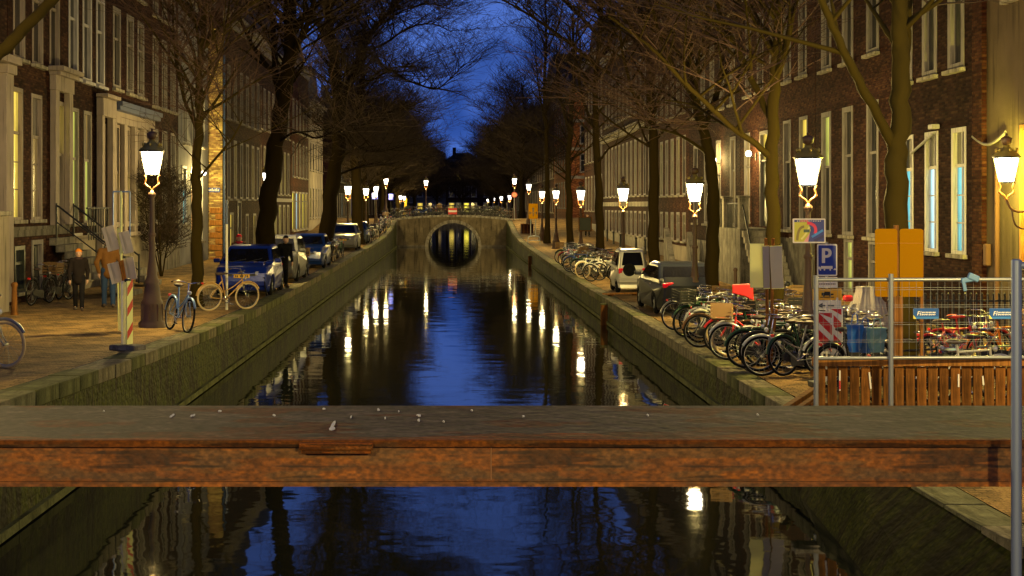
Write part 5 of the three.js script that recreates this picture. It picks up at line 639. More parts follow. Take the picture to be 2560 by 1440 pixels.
  [[-11.1, 38.8, 1.4, 'black'], [-11.0, 40.2, 1.3, 'black'], [-11.1, 41.3, 1.5, 'grey']].forEach(([x, d, a, c], i) => bicycle(['black bicycle with crate at the dark cellar window', 'black bicycle against the house between cellar window and stoop', 'grey bicycle nearest the stoop steps of the lit house'][i], x, d, a, { color: c, step: i % 2, load: i ? null : 'crate' }));
  [[-5.62, 43.9, -1.5, 'black'], [-5.68, 45.1, -1.62, 'grey'], [-5.6, 46.6, -1.5, 'black']].forEach(([x, d, a, c], i) => bicycle(['black bicycle squeezed beside the front wheel of the blue hatchback', 'grey bicycle squeezed beside the door of the blue hatchback', 'black bicycle squeezed beside the rear of the blue hatchback'][i], x, d, a, { color: c, step: i % 2, lean: 0.12 }));
  bicycle('black bicycle beside the silver people carrier', -5.6, 55.5, -1.55, { color: 'black', load: 'crate' });
  bicycle('red bicycle between the first blue labelled mesh panel and the iron railing', 8.95, 25.6, 0.35, { color: 'red', lean: -0.08, load: 'basket' });
  bicycle('red step through bicycle by the iron railing, right of the other red one', 9.5, 26.6, 0.15, { color: 'red', step: 1, saddle: M.red }); bicycle('orange bicycle nearest the yellow stucco wall behind the site fence', 10.0, 26.0, 0.3, { color: 'orange', load: 'crate', crate: 2 });
  bicycle('black bicycle low behind the planks under the first blue label', 7.1, 22.2, 0.2, { color: 'black', load: 'basket' }); bicycle('white bicycle behind the planks between the two blue labels', 7.85, 22.0, 0.3, { color: 'white', lean: 0.1 }); bicycle('grey bicycle behind the planks under the right blue label', 8.4, 22.6, 0.0, { color: 'grey', load: 'crate', crate: 0 });
  bicycle('black bicycle carrying the blue bags behind the site fence', 6.75, 24.3, 0.5, { color: 'black' }); bicycle('black bicycle with a red handlebar cover under the grey tarpaulin', 7.2, 26.8, 0.7, { color: 'black', saddle: M.red });
}

// ---------------------------------------------------------------- people
function sdfGeo(f, lo, hi, cell) {                                   // surface nets
  const n = [0, 1, 2].map((k) => Math.ceil((hi[k] - lo[k]) / cell) + 1), [nx, ny, nz] = n, val = new Float32Array(nx * ny * nz), id = (i, j, k) => i + nx * (j + ny * k);
  for (let k = 0; k < nz; k++) for (let j = 0; j < ny; j++) for (let i = 0; i < nx; i++) val[id(i, j, k)] = f(lo[0] + i * cell, lo[1] + j * cell, lo[2] + k * cell);
  const vi = new Int32Array(nx * ny * nz).fill(-1), pos = [], idx = [];
  for (let k = 0; k + 1 < nz; k++) for (let j = 0; j + 1 < ny; j++) for (let i = 0; i + 1 < nx; i++) {
    let s = 0, c = [0, 0, 0], m = 0; const v = []; for (let q = 0; q < 8; q++) { const w = val[id(i + (q & 1), j + ((q >> 1) & 1), k + (q >> 2))]; v.push(w); if (w < 0) m |= 1 << q; }
    if (m === 0 || m === 255) continue;
    for (const [a, b] of [[0, 1], [2, 3], [4, 5], [6, 7], [0, 2], [1, 3], [4, 6], [5, 7], [0, 4], [1, 5], [2, 6], [3, 7]]) if ((v[a] < 0) !== (v[b] < 0)) { const t = v[a] / (v[a] - v[b]); c[0] += (a & 1) + t * ((b & 1) - (a & 1)); c[1] += ((a >> 1) & 1) + t * (((b >> 1) & 1) - ((a >> 1) & 1)); c[2] += (a >> 2) + t * ((b >> 2) - (a >> 2)); s++; }
    vi[id(i, j, k)] = pos.length / 3; pos.push(lo[0] + (i + c[0] / s) * cell, lo[1] + (j + c[1] / s) * cell, lo[2] + (k + c[2] / s) * cell);
  }
  const quad = (a, b, c, d, fl) => { if (a < 0 || b < 0 || c < 0 || d < 0) return; if (fl) idx.push(a, c, b, a, d, c); else idx.push(a, b, c, a, c, d); };
  for (let k = 1; k + 1 < nz; k++) for (let j = 1; j + 1 < ny; j++) for (let i = 1; i + 1 < nx; i++) {
    const a = val[id(i, j, k)] < 0;
    if (a !== (val[id(i + 1, j, k)] < 0)) quad(vi[id(i, j - 1, k - 1)], vi[id(i, j, k - 1)], vi[id(i, j, k)], vi[id(i, j - 1, k)], !a);
    if (a !== (val[id(i, j + 1, k)] < 0)) quad(vi[id(i - 1, j, k - 1)], vi[id(i - 1, j, k)], vi[id(i, j, k)], vi[id(i, j, k - 1)], !a);
    if (a !== (val[id(i, j, k + 1)] < 0)) quad(vi[id(i - 1, j - 1, k)], vi[id(i, j - 1, k)], vi[id(i, j, k)], vi[id(i - 1, j, k)], !a);
  }
  const g = new THREE.BufferGeometry(); g.setAttribute('position', new THREE.Float32BufferAttribute(pos, 3)); g.setIndex(idx); g.computeVertexNormals(); return g;
}
function caps(list, k = 0.035) {                                     // smooth union of tapered capsules [a, b, ra, rb]
  const L = list.map(([a, b, ra, rb]) => ({ a, d: [b[0] - a[0], b[1] - a[1], b[2] - a[2]], ra, rb })).map((c) => ({ ...c, l2: c.d[0] ** 2 + c.d[1] ** 2 + c.d[2] ** 2 + 1e-9 }));
  return (x, y, z) => { let r = 9; for (const c of L) { const px = x - c.a[0], py = y - c.a[1], pz = z - c.a[2], t = clamp((px * c.d[0] + py * c.d[1] + pz * c.d[2]) / c.l2, 0, 1), e = Math.hypot(px - t * c.d[0], py - t * c.d[1], pz - t * c.d[2]) - lerp(c.ra, c.rb, t), h = clamp(0.5 + 0.5 * (r - e) / k, 0, 1); r = lerp(r, e, h) - k * h * (1 - h); } return r; };
}
// front towards +z, 1.75 m before scaling; j: joints
function person(label, x, d, turn, height, o) {
  const t = thing('person', label, 'person', [x, (x < 0 ? gl : gr)(d) + 0.012 * (Math.abs(x) - 5.4), -d], turn), s = height / 1.75; t.scale.setScalar(s);
  const st = o.stride ?? 0, ln = o.lean ?? 0, hip = (q) => [q * 0.095, 0.93, 0], kn = (q) => [q * 0.10, 0.50, q * st * 0.5 + 0.05 * Math.abs(st)], an = (q) => [q * 0.10, 0.09 + (q < 0 ? 0.03 * st : 0), q * st - (q < 0 ? 0.04 : 0)], toe = (q) => [q * 0.12, 0.045, an(q)[2] + 0.17];
  const top = (y) => [0, y, ln * (y - 0.93)], ch = top(1.30), sh = (q) => [q * 0.185, 1.43, ln * 0.5], el = (q) => [q * (0.25 + (o.elbow ?? 0)), 1.14, ln * 0.3 - q * st * 0.35 - 0.03], wr = (q) => [q * (0.235 + (o.wrist ?? 0)), 0.90, ln * 0.45 - q * st * 0.6 + 0.06], hd = [0, 1.635, ln * 0.7 + 0.02 + (o.nod ?? 0)], nk = top(1.48);
  const both = (f) => [-1, 1].flatMap(f), lo = [-0.5, -0.02, -0.62], hi = [0.5, 1.83, 0.66];
  const hand = (q) => { const w = wr(q), p = [w[0], w[1] - 0.085, w[2] + 0.015], r = [[w, p, 0.032, 0.036]]; for (let i = 0; i < 4; i++) { const z = (i - 1.5) * 0.019, a = [p[0], p[1] - 0.01, p[2] + z], b = [p[0] - q * 0.012, p[1] - 0.06 + Math.abs(i - 1.3) * 0.008, p[2] + z * 1.1 + 0.008]; r.push([a, b, 0.010, 0.009], [b, [b[0] - q * 0.018, b[1] - 0.03, b[2] + 0.006], 0.009, 0.007]); } r.push([[w[0], w[1] - 0.04, w[2] + 0.028], [w[0] - q * 0.008, w[1] - 0.085, w[2] + 0.058], 0.012, 0.009]); return r; };
  const body = caps([[[0, 0.98, 0], ch, 0.085, 0.10], [ch, nk, 0.10, 0.05], [nk, [hd[0], hd[1] - 0.06, hd[2] - 0.02], 0.052, 0.05], [[hd[0], hd[1] + 0.03, hd[2] - 0.015], [hd[0], hd[1] - 0.05, hd[2] + 0.025], 0.093, 0.066], [[hd[0], hd[1] - 0.005, hd[2] + 0.095], [hd[0], hd[1] - 0.03, hd[2] + 0.112], 0.008, 0.013], ...both((q) => [[hip(q), kn(q), 0.07, 0.05], [kn(q), an(q), 0.048, 0.035], [an(q), toe(q), 0.035, 0.025], [sh(q), el(q), 0.045, 0.036], [el(q), wr(q), 0.036, 0.026], [[q * 0.087, hd[1] - 0.01, hd[2] - 0.01], [q * 0.093, hd[1] - 0.035, hd[2] - 0.015], 0.014, 0.010], ...hand(q)])], 0.02);
  mesh('body', sdfGeo(body, lo, hi, 0.0165), M.skin, t);
  mesh('trousers', sdfGeo(caps([[[-0.06, 0.95, 0], [0.06, 0.95, 0], 0.125, 0.125], ...both((q) => [[hip(q), kn(q), 0.098, 0.072], [kn(q), an(q), 0.072, 0.062]])], 0.03), lo, hi, 0.022), o.trousers, t);
  mesh('shoe', sdfGeo(caps(both((q) => [[[an(q)[0], an(q)[1] - 0.03, an(q)[2] - 0.04], toe(q), 0.05, 0.042]]), 0.01), lo, [0.5, 0.3, 0.66], 0.018), o.shoes ?? M.leather, t);
  mesh('jacket', sdfGeo(caps([[[0, o.coat ?? 0.88, 0.0], [0, 1.10, ln * 0.17], 0.155, 0.145], [[-0.05, 1.10, ln * 0.17], [-0.07, 1.36, ln * 0.43], 0.125, 0.13], [[0.05, 1.10, ln * 0.17], [0.07, 1.36, ln * 0.43], 0.125, 0.13], [[0, 1.4, ln * 0.47], nk, 0.11, 0.075], ...both((q) => [[[0.08 * q, 1.42, ln * 0.48], sh(q), 0.08, 0.078], [sh(q), el(q), 0.078, 0.06], [el(q), wr(q), 0.060, 0.048]])], 0.035), lo, hi, 0.02), o.jacket, t);
  const cap = caps([[[hd[0], hd[1] + 0.045, hd[2] - 0.025], [hd[0], hd[1] + 0.0, hd[2] - 0.05], 0.098, 0.09]], 0.02), cut = (x, y, z) => Math.max(cap(x, y, z), hd[1] - (o.hat ? -0.02 : 0.0) - y - (z < hd[2] - 0.02 ? 0.09 : -0.025));
  mesh(o.hat ? 'hat' : 'hair', sdfGeo(cut, [-0.2, 1.45, -0.3 + ln], [0.2, 1.85, 0.4 + ln * 0.7], 0.011), o.hat ?? M.hair, t);
  mesh('eyes', both((q) => [ball(0.010, q * 0.032, hd[1] + 0.012, hd[2] + 0.088, 1, 0.7, 0.6, 7)]), M.black, t);
  if (o.scarf) mesh('scarf', xf(new THREE.TorusGeometry(0.085, 0.045, 8, 18), 0, 1.49, ln * 0.55, Math.PI / 2, 0, 0), o.scarf, t);
  return t;
}
const cloth = (r, g, b) => mat([r, g, b], 0.9, { bumpMap: fineBump, bumpScale: 0.004 }, 3);
person('person in dark coat and orange hat walking towards us by the stoop', -9.5, 36.6, 0.2, 1.55, { jacket: cloth(0.018, 0.014, 0.013), trousers: cloth(0.012, 0.011, 0.012), hat: cloth(0.62, 0.20, 0.02), stride: 0.22, scarf: cloth(0.05, 0.03, 0.03) });
person('person in brown jacket and blue jeans walking away behind the tilted boards', -9.05, 37.9, Math.PI + 0.3, 1.82, { jacket: cloth(0.16, 0.075, 0.022), trousers: cloth(0.03, 0.055, 0.12), stride: 0.12, elbow: 0.05 });
person('person all in black bending beside the blue hatchback at the quay', -5.62, 47.8, 0.5, 1.72, { jacket: cloth(0.006, 0.006, 0.007), trousers: cloth(0.006, 0.006, 0.007), hat: cloth(0.006, 0.006, 0.006), lean: 0.35, coat: 0.72 });
person('person with red hat and scarf standing behind the blue hatchback', -7.2, 48.6, 0.4, 1.72, { jacket: cloth(0.10, 0.05, 0.03), trousers: cloth(0.02, 0.02, 0.03), hat: cloth(0.6, 0.02, 0.05), scarf: cloth(0.55, 0.03, 0.05) });
person('distant person in dark clothes walking on the right pavement past the notice board', 10.6, 113, 0.1, 1.78, { jacket: cloth(0.012, 0.011, 0.011), trousers: cloth(0.015, 0.014, 0.014), stride: 0.2 });
// ---------------------------------------------------------------- signs, site fence and small things
const FONT = await new FontLoader().loadAsync('fonts/droid/droid_sans_bold.typeface.json');
const text = (s, size, x, y, z, dep = 0.004) => { const g = new TextGeometry(s, { font: FONT, size, depth: dep, curveSegments: 6 }); g.computeBoundingBox(); const b = g.boundingBox; g.translate(x - (b.max.x + b.min.x) / 2, y - (b.max.y + b.min.y) / 2, z); return g; };
function canvasMat(w, h, draw, rough = 0.45) { const c = document.createElement('canvas'); c.width = w; c.height = h; draw(c.getContext('2d'), w, h); const t = new THREE.CanvasTexture(c); t.colorSpace = THREE.SRGBColorSpace; return mat([1, 1, 1], rough, { map: t }); }
const face = (w, h, z = 0.003) => { const g = new THREE.PlaneGeometry(w, h); g.translate(0, 0, z); return g; };
function plate(w, h, r = 0.03, th = 0.006) { const s = new THREE.Shape(), a = w / 2, b = h / 2; s.moveTo(-a + r, -b); s.lineTo(a - r, -b); s.absarc(a - r, -b + r, r, -Math.PI / 2, 0); s.lineTo(a, b - r); s.absarc(a - r, b - r, r, 0, Math.PI / 2); s.lineTo(-a + r, b); s.absarc(-a + r, b - r, r, Math.PI / 2, Math.PI); s.lineTo(-a, -b + r); s.absarc(-a + r, -b + r, r, Math.PI, Math.PI * 1.5); const g = new THREE.ExtrudeGeometry(s, { depth: th, bevelEnabled: false, curveSegments: 5 }); g.translate(0, 0, -th); return g; }
// small poster on the nearest right lamp: generic swirls of colour under a line of lettering
{
  const p = at(2023, 577, 26.95), t = thing('poster_board', 'small colourful swirl poster on the nearest right lamp post', 'poster', [p.x, p.y, p.z]);
  mesh('board', plate(0.61, 0.46, 0.02, 0.02), M.signWhite, t);
  const pm = canvasMat(256, 192, (c, w, h) => {
    c.fillStyle = '#1a2f8c'; c.fillRect(0, 0, w, h); c.fillStyle = '#c9c53a'; c.beginPath(); c.moveTo(0, 20); c.lineTo(120, 20); c.lineTo(140, 90); c.lineTo(110, h); c.lineTo(0, h); c.fill();
    c.strokeStyle = '#8a7a35'; c.lineWidth = 22; c.beginPath(); c.moveTo(25, 180); c.quadraticCurveTo(30, 60, 85, 60); c.stroke(); c.strokeStyle = '#e9e68a'; c.lineWidth = 16; c.beginPath(); c.moveTo(60, 170); c.quadraticCurveTo(110, 120, 130, 60); c.stroke();
    c.strokeStyle = '#e8155a'; c.lineWidth = 26; c.beginPath(); c.moveTo(110, 28); c.bezierCurveTo(170, 30, 195, 70, 178, 120); c.stroke(); c.strokeStyle = '#2f8ee0'; c.lineWidth = 20; c.beginPath(); c.moveTo(150, 150); c.quadraticCurveTo(200, 120, 246, 90); c.stroke(); c.strokeStyle = '#1a1f6a'; c.lineWidth = 24; c.beginPath(); c.moveTo(170, 185); c.quadraticCurveTo(220, 160, 256, 140); c.stroke();
    c.fillStyle = '#3c5a4a'; c.fillRect(80, 84, 52, 26); c.fillStyle = '#e8a0a8'; c.beginPath(); c.moveTo(80, h); c.lineTo(135, 112); c.lineTo(120, h); c.fill(); c.fillStyle = '#e05a30'; c.fillRect(50, 2, 70, 16); c.fillStyle = '#d8d0c0'; for (let i = 0; i < 14; i++) c.fillRect(24 + i * 15, 6, 9, 9 - (i % 3));
  });
  mesh('poster_print', face(0.56, 0.41, 0.002), pm, t); mesh('clamp', [box(0.16, 0.04, 0.1, 0, 0.15, -0.06), box(0.16, 0.04, 0.1, 0, -0.15, -0.06)], M.galv, t);
}
{ // parking sign with its two plates, on one pole
  const d = 25, p = at(2068, 0, d), t = thing('parking_sign', 'blue parking sign with truck symbol over white and yellow plates on a pole', 'road sign', [p.x, gr(d), -d]), Y = (py) => at(0, py, d).y - gr(d), s = d / FPX;
  mesh('pole', cyl([0, -0.1, -0.04], [0, Y(606), -0.04], 0.026), M.galv, t);
  const b = mesh('sign_plate', xf(plate(50 * s, 80 * s, 0.03, 0.012), 0, Y(650), 0), M.signWhite, t); mesh('blue_field', xf(plate(44 * s, 73 * s, 0.02, 0.002), 0, Y(650), 0.004), M.blueSign, b); mesh('letter_p', text('P', 0.26, -0.01, Y(639), 0.005), M.signWhite, b);
  mesh('truck_symbol', [b2(-0.11, 0.09, Y(672), Y(665), 0.005, 0.008), xf(extr([[0, 0], [0.05, 0], [0.05, 0.03], [0.03, 0.045], [0, 0.045]], 0.003), -0.165, Y(673), 0.005), ...[-0.12, -0.05, 0.05].map((x) => xf(new THREE.CylinderGeometry(0.014, 0.014, 0.003, 10), x, Y(674.5), 0.007, Math.PI / 2)), xf(extr([[0, 0], [0.02, 0.03], [0.035, 0.03], [0.055, 0]], 0.003), 0.105, Y(675), 0.005)], M.signWhite, b);
  const w = mesh('text_plate', xf(plate(52 * s, 27 * s, 0.02, 0.01), 0.0, Y(706), 0), M.signWhite, t); mesh('lettering', [0, 1].flatMap((r) => even(-0.15, 0.15, 10).map((x, i) => b2(x - 0.010, x + 0.009 + 0.003 * (i % 3), Y(701 + r * 9) - 0.012, Y(701 + r * 9) + 0.012, 0.001, 0.003))), mat([0.25, 0.20, 0.17], 0.6), w);
  const y = mesh('yellow_plate', xf(plate(72 * s, 28 * s, 0.01, 0.01), 0.0, Y(736), 0), M.yellowPlate, t); mesh('vehicle_symbol', [b2(-0.1, 0.06, Y(739), Y(732), 0.001, 0.003), b2(-0.05, 0.05, Y(732.001), Y(729), 0.001, 0.003), b2(0.06, 0.11, Y(738), Y(734), 0.001, 0.003), b2(-0.12, 0.12, Y(744), Y(742), 0.001, 0.003), ...[-0.06, 0.05].map((x) => xf(new THREE.CylinderGeometry(0.016, 0.016, 0.003, 10), x, Y(739.5), 0.003, Math.PI / 2))], M.black, y);
  const a = mesh('arrow_plate', xf(plate(70 * s, 24 * s, 0.01, 0.01), 0.0, Y(763), 0), M.signWhite, t); mesh('arrow', [xf(extr([[0, 0], [0.09, 0.05], [0.09, -0.05]], 0.003), -0.17, Y(764), 0.001), b2(-0.08, 0.12, Y(766), Y(762), 0.001, 0.003)], mat([0.03, 0.03, 0.06], 0.5), a);
}
function barrier(label, px, py0, py1, wpx, d, turn, gfy, cat) { // upright panel with red and white slanting bands
  const s = d / FPX, p = at(px, 0, d), g = gfy(d), t = thing('warning_panel', label, cat ?? 'warning panel', [p.x, g, -d], turn), y0 = at(0, py1, d).y - g, y1 = at(0, py0, d).y - g, w = wpx * s, h = y1 - y0;
  mesh('panel', xf(plate(w, h, 0.02, 0.03), 0, (y0 + y1) / 2, 0), M.signWhite, t);
  const bw = h / 4.2, st = []; for (let k = 0; k < 3; k++) { const yb = y0 + 0.02 + k * bw * 1.7, a = w / 2 - 0.03; const cl = (y) => clamp(y, y0 + 0.02, y1 - 0.03), sl = w * 0.75; st.push(extr([[-a, cl(yb + sl)], [-a, cl(yb + sl + bw)], [a, cl(yb + bw)], [a, cl(yb)]], 0.003)); }
  mesh('red_band', st.map((q) => xf(q, 0, 0, 0.002)), M.red, t); mesh('foot', rbox(0.5, 0.1, 0.3, 0.02, 0, 0.05, -0.02), M.black, t); mesh('stem', [cyl([-0.04, 0.05, -0.05], [-0.04, y0 + 0.3, -0.05], 0.02), cyl([0.04, 0.05, -0.05], [0.04, y1 + 0.16, -0.05], 0.02)], M.signWhite, t); return t;
}
barrier('red and white striped warning panel nearer the fence post, below the parking sign', 2063, 778, 884, 42, 24.2, 0.05, gr); barrier('red and white striped warning panel standing half behind the other one', 2090, 768, 886, 36, 24.9, 0.1, gr);
{ // big orange panels
  const d = 21.7, s = d / FPX, g = gr(d), t = thing('orange_panel_sign', 'pair of big blank orange panels on posts behind the site fence', 'road sign', [at(2246, 0, d).x, g, -d]), Y = (py) => at(0, py, d).y - g;
  for (const [x0, x1, yw] of [[-59, -2, 0.08], [4, 61, -0.08]]) { const o = mesh('orange_panel', plate((x1 - x0) * s, 170 * s, 0.04, 0.012), M.orange, t); o.position.set((x0 + x1) / 2 * s, Y(657), 0); o.rotation.y = yw; mesh('seam', box((x1 - x0) * s * 0.96, 0.004, 0.004, 0, (657 - 608) * s, 0.003), mat([0.5, 0.2, 0.01], 0.5), o); }
  mesh('post', [rbox(0.07, Y(563) + 0.2, 0.05, 0.008, -0.02, (Y(563) - 0.2) / 2, -0.05), rbox(0.06, Y(742) + 0.2, 0.06, 0.008, 0.045, (Y(742) - 0.2) / 2, -0.04), rbox(0.05, Y(560) + 0.2, 0.05, 0.008, 0.37, (Y(590) - 0.2) / 2, -0.06)], M.woodPale, t);
}
{ // pale yellow and grey boards on two wooden posts near the rack
  const d = 26.6, s = d / FPX, g = gr(d), t = thing('board_sign', 'pale yellow board with two grey boards on wooden posts amid the bicycles', 'road sign', [at(1915, 0, d).x, g, -d]), Y = (py) => at(0, py, d).y - g;
  const b = (n, m, x, y, w, h, ry, rz) => { const o = mesh(n, plate(w * s, h * s, 0.02, 0.012), m, t); o.position.set(x * s, Y(y), 0.03 - 0.02 * Math.abs(ry)); o.rotation.set(0, ry, rz); mesh('board_edge', [box(w * s, 0.012, 0.016, 0, h * s / 2, -0.006), box(w * s, 0.012, 0.016, 0, -h * s / 2, -0.006)], M.paleYellow, o); return o; };
  b('yellow_board', M.paleYellow, -23, 664, 36, 108, 0.1, 0); b('grey_board', M.greyBack, 0.5, 668, 20, 106, 0.5, 0.03); b('grey_board', M.greyBack, 26, 668, 30, 106, -0.3, 0.05);
  mesh('wooden_post', [rbox(0.05, 2.9, 0.05, 0.006, 0, 0, 0, 0, 0, 0.02).translate(0.03, 1.0, -0.03), rbox(0.05, 2.9, 0.05, 0.006, 0, 0, 0, 0, 0, -0.015).translate(0.12, 1.0, -0.05), rbox(0.05, 1.3, 0.05, 0.006, 0, 0, 0, 0, 0, -0.14).translate(0.08, 0.5, 0.10)], M.wood3, t);
}
{ const d = 30.5, t = thing('red_box', 'bright red cover propped behind the bicycle rack', 'cover', [at(1858, 0, d).x, gr(d), -d], -0.25), Y = at(0, 728, d).y - gr(d); mesh('red_cover', [xf(extr([[-0.2, 0.12], [0.18, 0.14], [0.2, -0.16], [0.05, -0.08], [-0.2, -0.02]], 0.25, 0.02), 0, Y, -0.12)], M.red, t); mesh('stand', [cyl([0.1, 0, 0], [0.1, Y, 0], 0.02), cyl([-0.15, 0, 0], [-0.15, Y, 0], 0.02)], M.iron, t); }
{ // site fence: wooden boards, mesh panels, labels
  const d = 19.9, g = gr(d), X0 = 5.02, t = thing('board_fence', 'low fence of brown upright planks behind the mesh panel', 'fence', [X0, g, -d - 0.12]), R = rng(808), wm = [M.wood, M.wood2, M.wood3, M.wood];
  const pgs = [0, 1, 2, 3].map((k) => rbox(0.133 - 0.004 * k, 0.84, 0.022 + 0.003 * k, 0.004));
  for (let i = 0; i < 32; i++) { const k = (R() * 4) | 0, o = mesh('plank', pgs[k], wm[(R() * 4) | 0], t); o.position.set(0.10 + i * 0.156, 0.40 + (R() - 0.5) * 0.03, (R() - 0.5) * 0.02); o.rotation.z = (R() - 0.5) * 0.02; o.rotation.y = (R() - 0.5) * 0.06; }
  mesh('top_rail', rbox(5.1, 0.125, 0.05, 0.01, 2.52, 0.885, 0.04), M.woodPale, t); mesh('back_rail', [rbox(5.1, 0.1, 0.04, 0.01, 2.52, 0.25, -0.05), rbox(5.1, 0.1, 0.04, 0.01, 2.52, 0.72, -0.05)], M.wood2, t); mesh('barrier_tape', [0.37, 0.79, 2.02, 2.36].map((x, i) => xf(rbox(0.022, 0.28 - 0.05 * i, 0.008, 0.002), x - 0.01, 0.62, 0.022, 0, 0, 0.1 * (i % 2))), M.signWhite, t); mesh('barrier_tape_red', [0.37].map((x) => rbox(0.02, 0.12, 0.008, 0.002, x - 0.012, 0.56, 0.031)), M.red, t);
}
function meshPanel(label, x0, d0, x1, d1, lift, o = {}) {            // temporary mesh fence panel between two points
  const L = Math.hypot(x1 - x0, d1 - d0), g = (gr(d0) + gr(d1)) / 2, t = thing('mesh_fence_panel', label, 'fence panel', [x0, g + lift, -d0], Math.atan2(d1 - d0, x1 - x0)), h = 2.06, r = 0.026;
  mesh('fence_post', cyl([0, -0.12 - lift, 0], [0, h + 0.03, 0], 0.034, 0.034, 10), M.galv, t); mesh('fence_post', cyl([L, -0.12 - lift, 0], [L, h + 0.03, 0], 0.034, 0.034, 10), M.galv, t); for (const m of o.mid ?? []) mesh('fence_post', cyl([m, -0.12 - lift, 0.04], [m, h + 0.05, 0.04], 0.034, 0.034, 10), M.galv, t);
  mesh('top_rail', cyl([0, h - 0.03, 0], [L, h - 0.03, 0], r), M.galv, t); mesh('bottom_rail', cyl([0, o.bottom ?? 0.15, 0], [L, o.bottom ?? 0.15, 0], r), M.galv, t);
  const w = [], yb = o.bottom ?? 0.15; for (let x = 0.1; x < L; x += 0.1) w.push(cyl([x, yb, 0], [x, h - 0.03, 0], 0.0019, 0.0019, 4, true)); for (let y = yb + 0.22; y < h - 0.05; y += 0.24) w.push(cyl([0, y, 0.004], [L, y, 0.004], 0.0026, 0.0026, 4, true), cyl([0, y + 0.03, 0.004], [L, y + 0.03, 0.004], 0.0022, 0.0022, 4, true));
  mesh('wire_mesh', w, M.galv, t).userData.kind = 'stuff'; mesh('panel_foot', rbox(0.7, 0.12, 0.22, 0.03, 0.02, -lift + 0.05, 0), M.stone, t); return t;
}
const mp = meshPanel('long mesh fence panel along the planks from the quay edge', 5.0, 19.8, 8.45, 19.95, 0.0, { mid: [1.03], bottom: 0.95 });
meshPanel('second mesh fence panel continuing out of frame at right', 8.5, 19.9, 11.9, 19.6, 0.06, { bottom: 0.95 });
for (const [px, w, lb, tx] of [[2315, 64, 'blue label plate tied to the mesh, left of the two', 1], [2506, 66, 'blue label plate tied to the mesh, right of the two', 0]]) {
  const d = 19.74, s = d / FPX, p = at(px, 784, d), t = thing('fence_label', lb, 'label', [p.x, p.y, p.z], 0, null), m = canvasMat(512, 190, (c, W, H) => { c.fillStyle = '#0d4f9e'; c.fillRect(0, 0, W, H); c.fillStyle = '#2f77c4'; c.fillRect(0, H * 0.8, W, H * 0.2); c.fillStyle = '#d8cf50'; c.beginPath(); c.moveTo(0, H); c.lineTo(0, H * 0.62); c.lineTo(60, H); c.fill(); c.fillStyle = '#e8e6de'; c.font = 'italic bold 104px sans-serif'; c.fillText('Fi', 66, 128); c.font = 'italic bold 46px sans-serif'; for (let r = 0; r < 2; r++) for (let i = 0; i < 12; i++) c.fillRect(176 + i * 24 - r * 8, 62 + r * 38, 19 - (i % 3) * 3, 26 - (i % 2) * 5); });
  mesh('label_plate', plate(w * s, 27 * s, 0.015, 0.006), M.blueSteel, t); mesh('label_print', face(w * s * 0.99, 27 * s * 0.97, 0.002), m, t);
}
{ const t = thing('blue_tape', 'crumpled blue tape wound on the fence top rail', 'tape', [at(2425, 0, 19.85).x, gr(19.85) + 2.03, -19.88]); mesh('tape', [rbox(0.24, 0.07, 0.07, 0.02, 0, 0, 0, 0, 0, 0.15), rbox(0.16, 0.09, 0.06, 0.02, 0.05, 0.03, 0.02, 0, 0, -0.4), rbox(0.05, 0.16, 0.02, 0.01, -0.08, -0.08, 0.03, 0, 0, 0.2)], mat([0.10, 0.22, 0.42], 0.5), t); }
{ // the near fence post standing in front of the girder at right
  const d = 6.25, x = (2541 - VX) * d / FPX, t = thing('near_fence_post', 'bluish steel fence post standing before the girder end at right', 'post', [x, 1.7, -d]), yT = at(0, 652, d).y - 1.7; mesh('tube', cyl([0, 0, 0], [0, yT, 0], 0.0225, 0.0225, 14), M.blueSteel, t); mesh('tube_cap', ball(0.0225, 0, yT, 0, 1, 0.4, 1), M.blueSteel, t);
  mesh('rail', [cyl([0, yT - 0.02, 0], [2.2, yT - 0.01, 0.1], 0.016), cyl([0, 0.5, 0], [2.2, 0.5, 0.1], 0.016)], M.blueSteel, t); mesh('base_plate', rbox(0.2, 0.02, 0.2, 0.005, 0, 0.01, 0), M.galv, t);
}
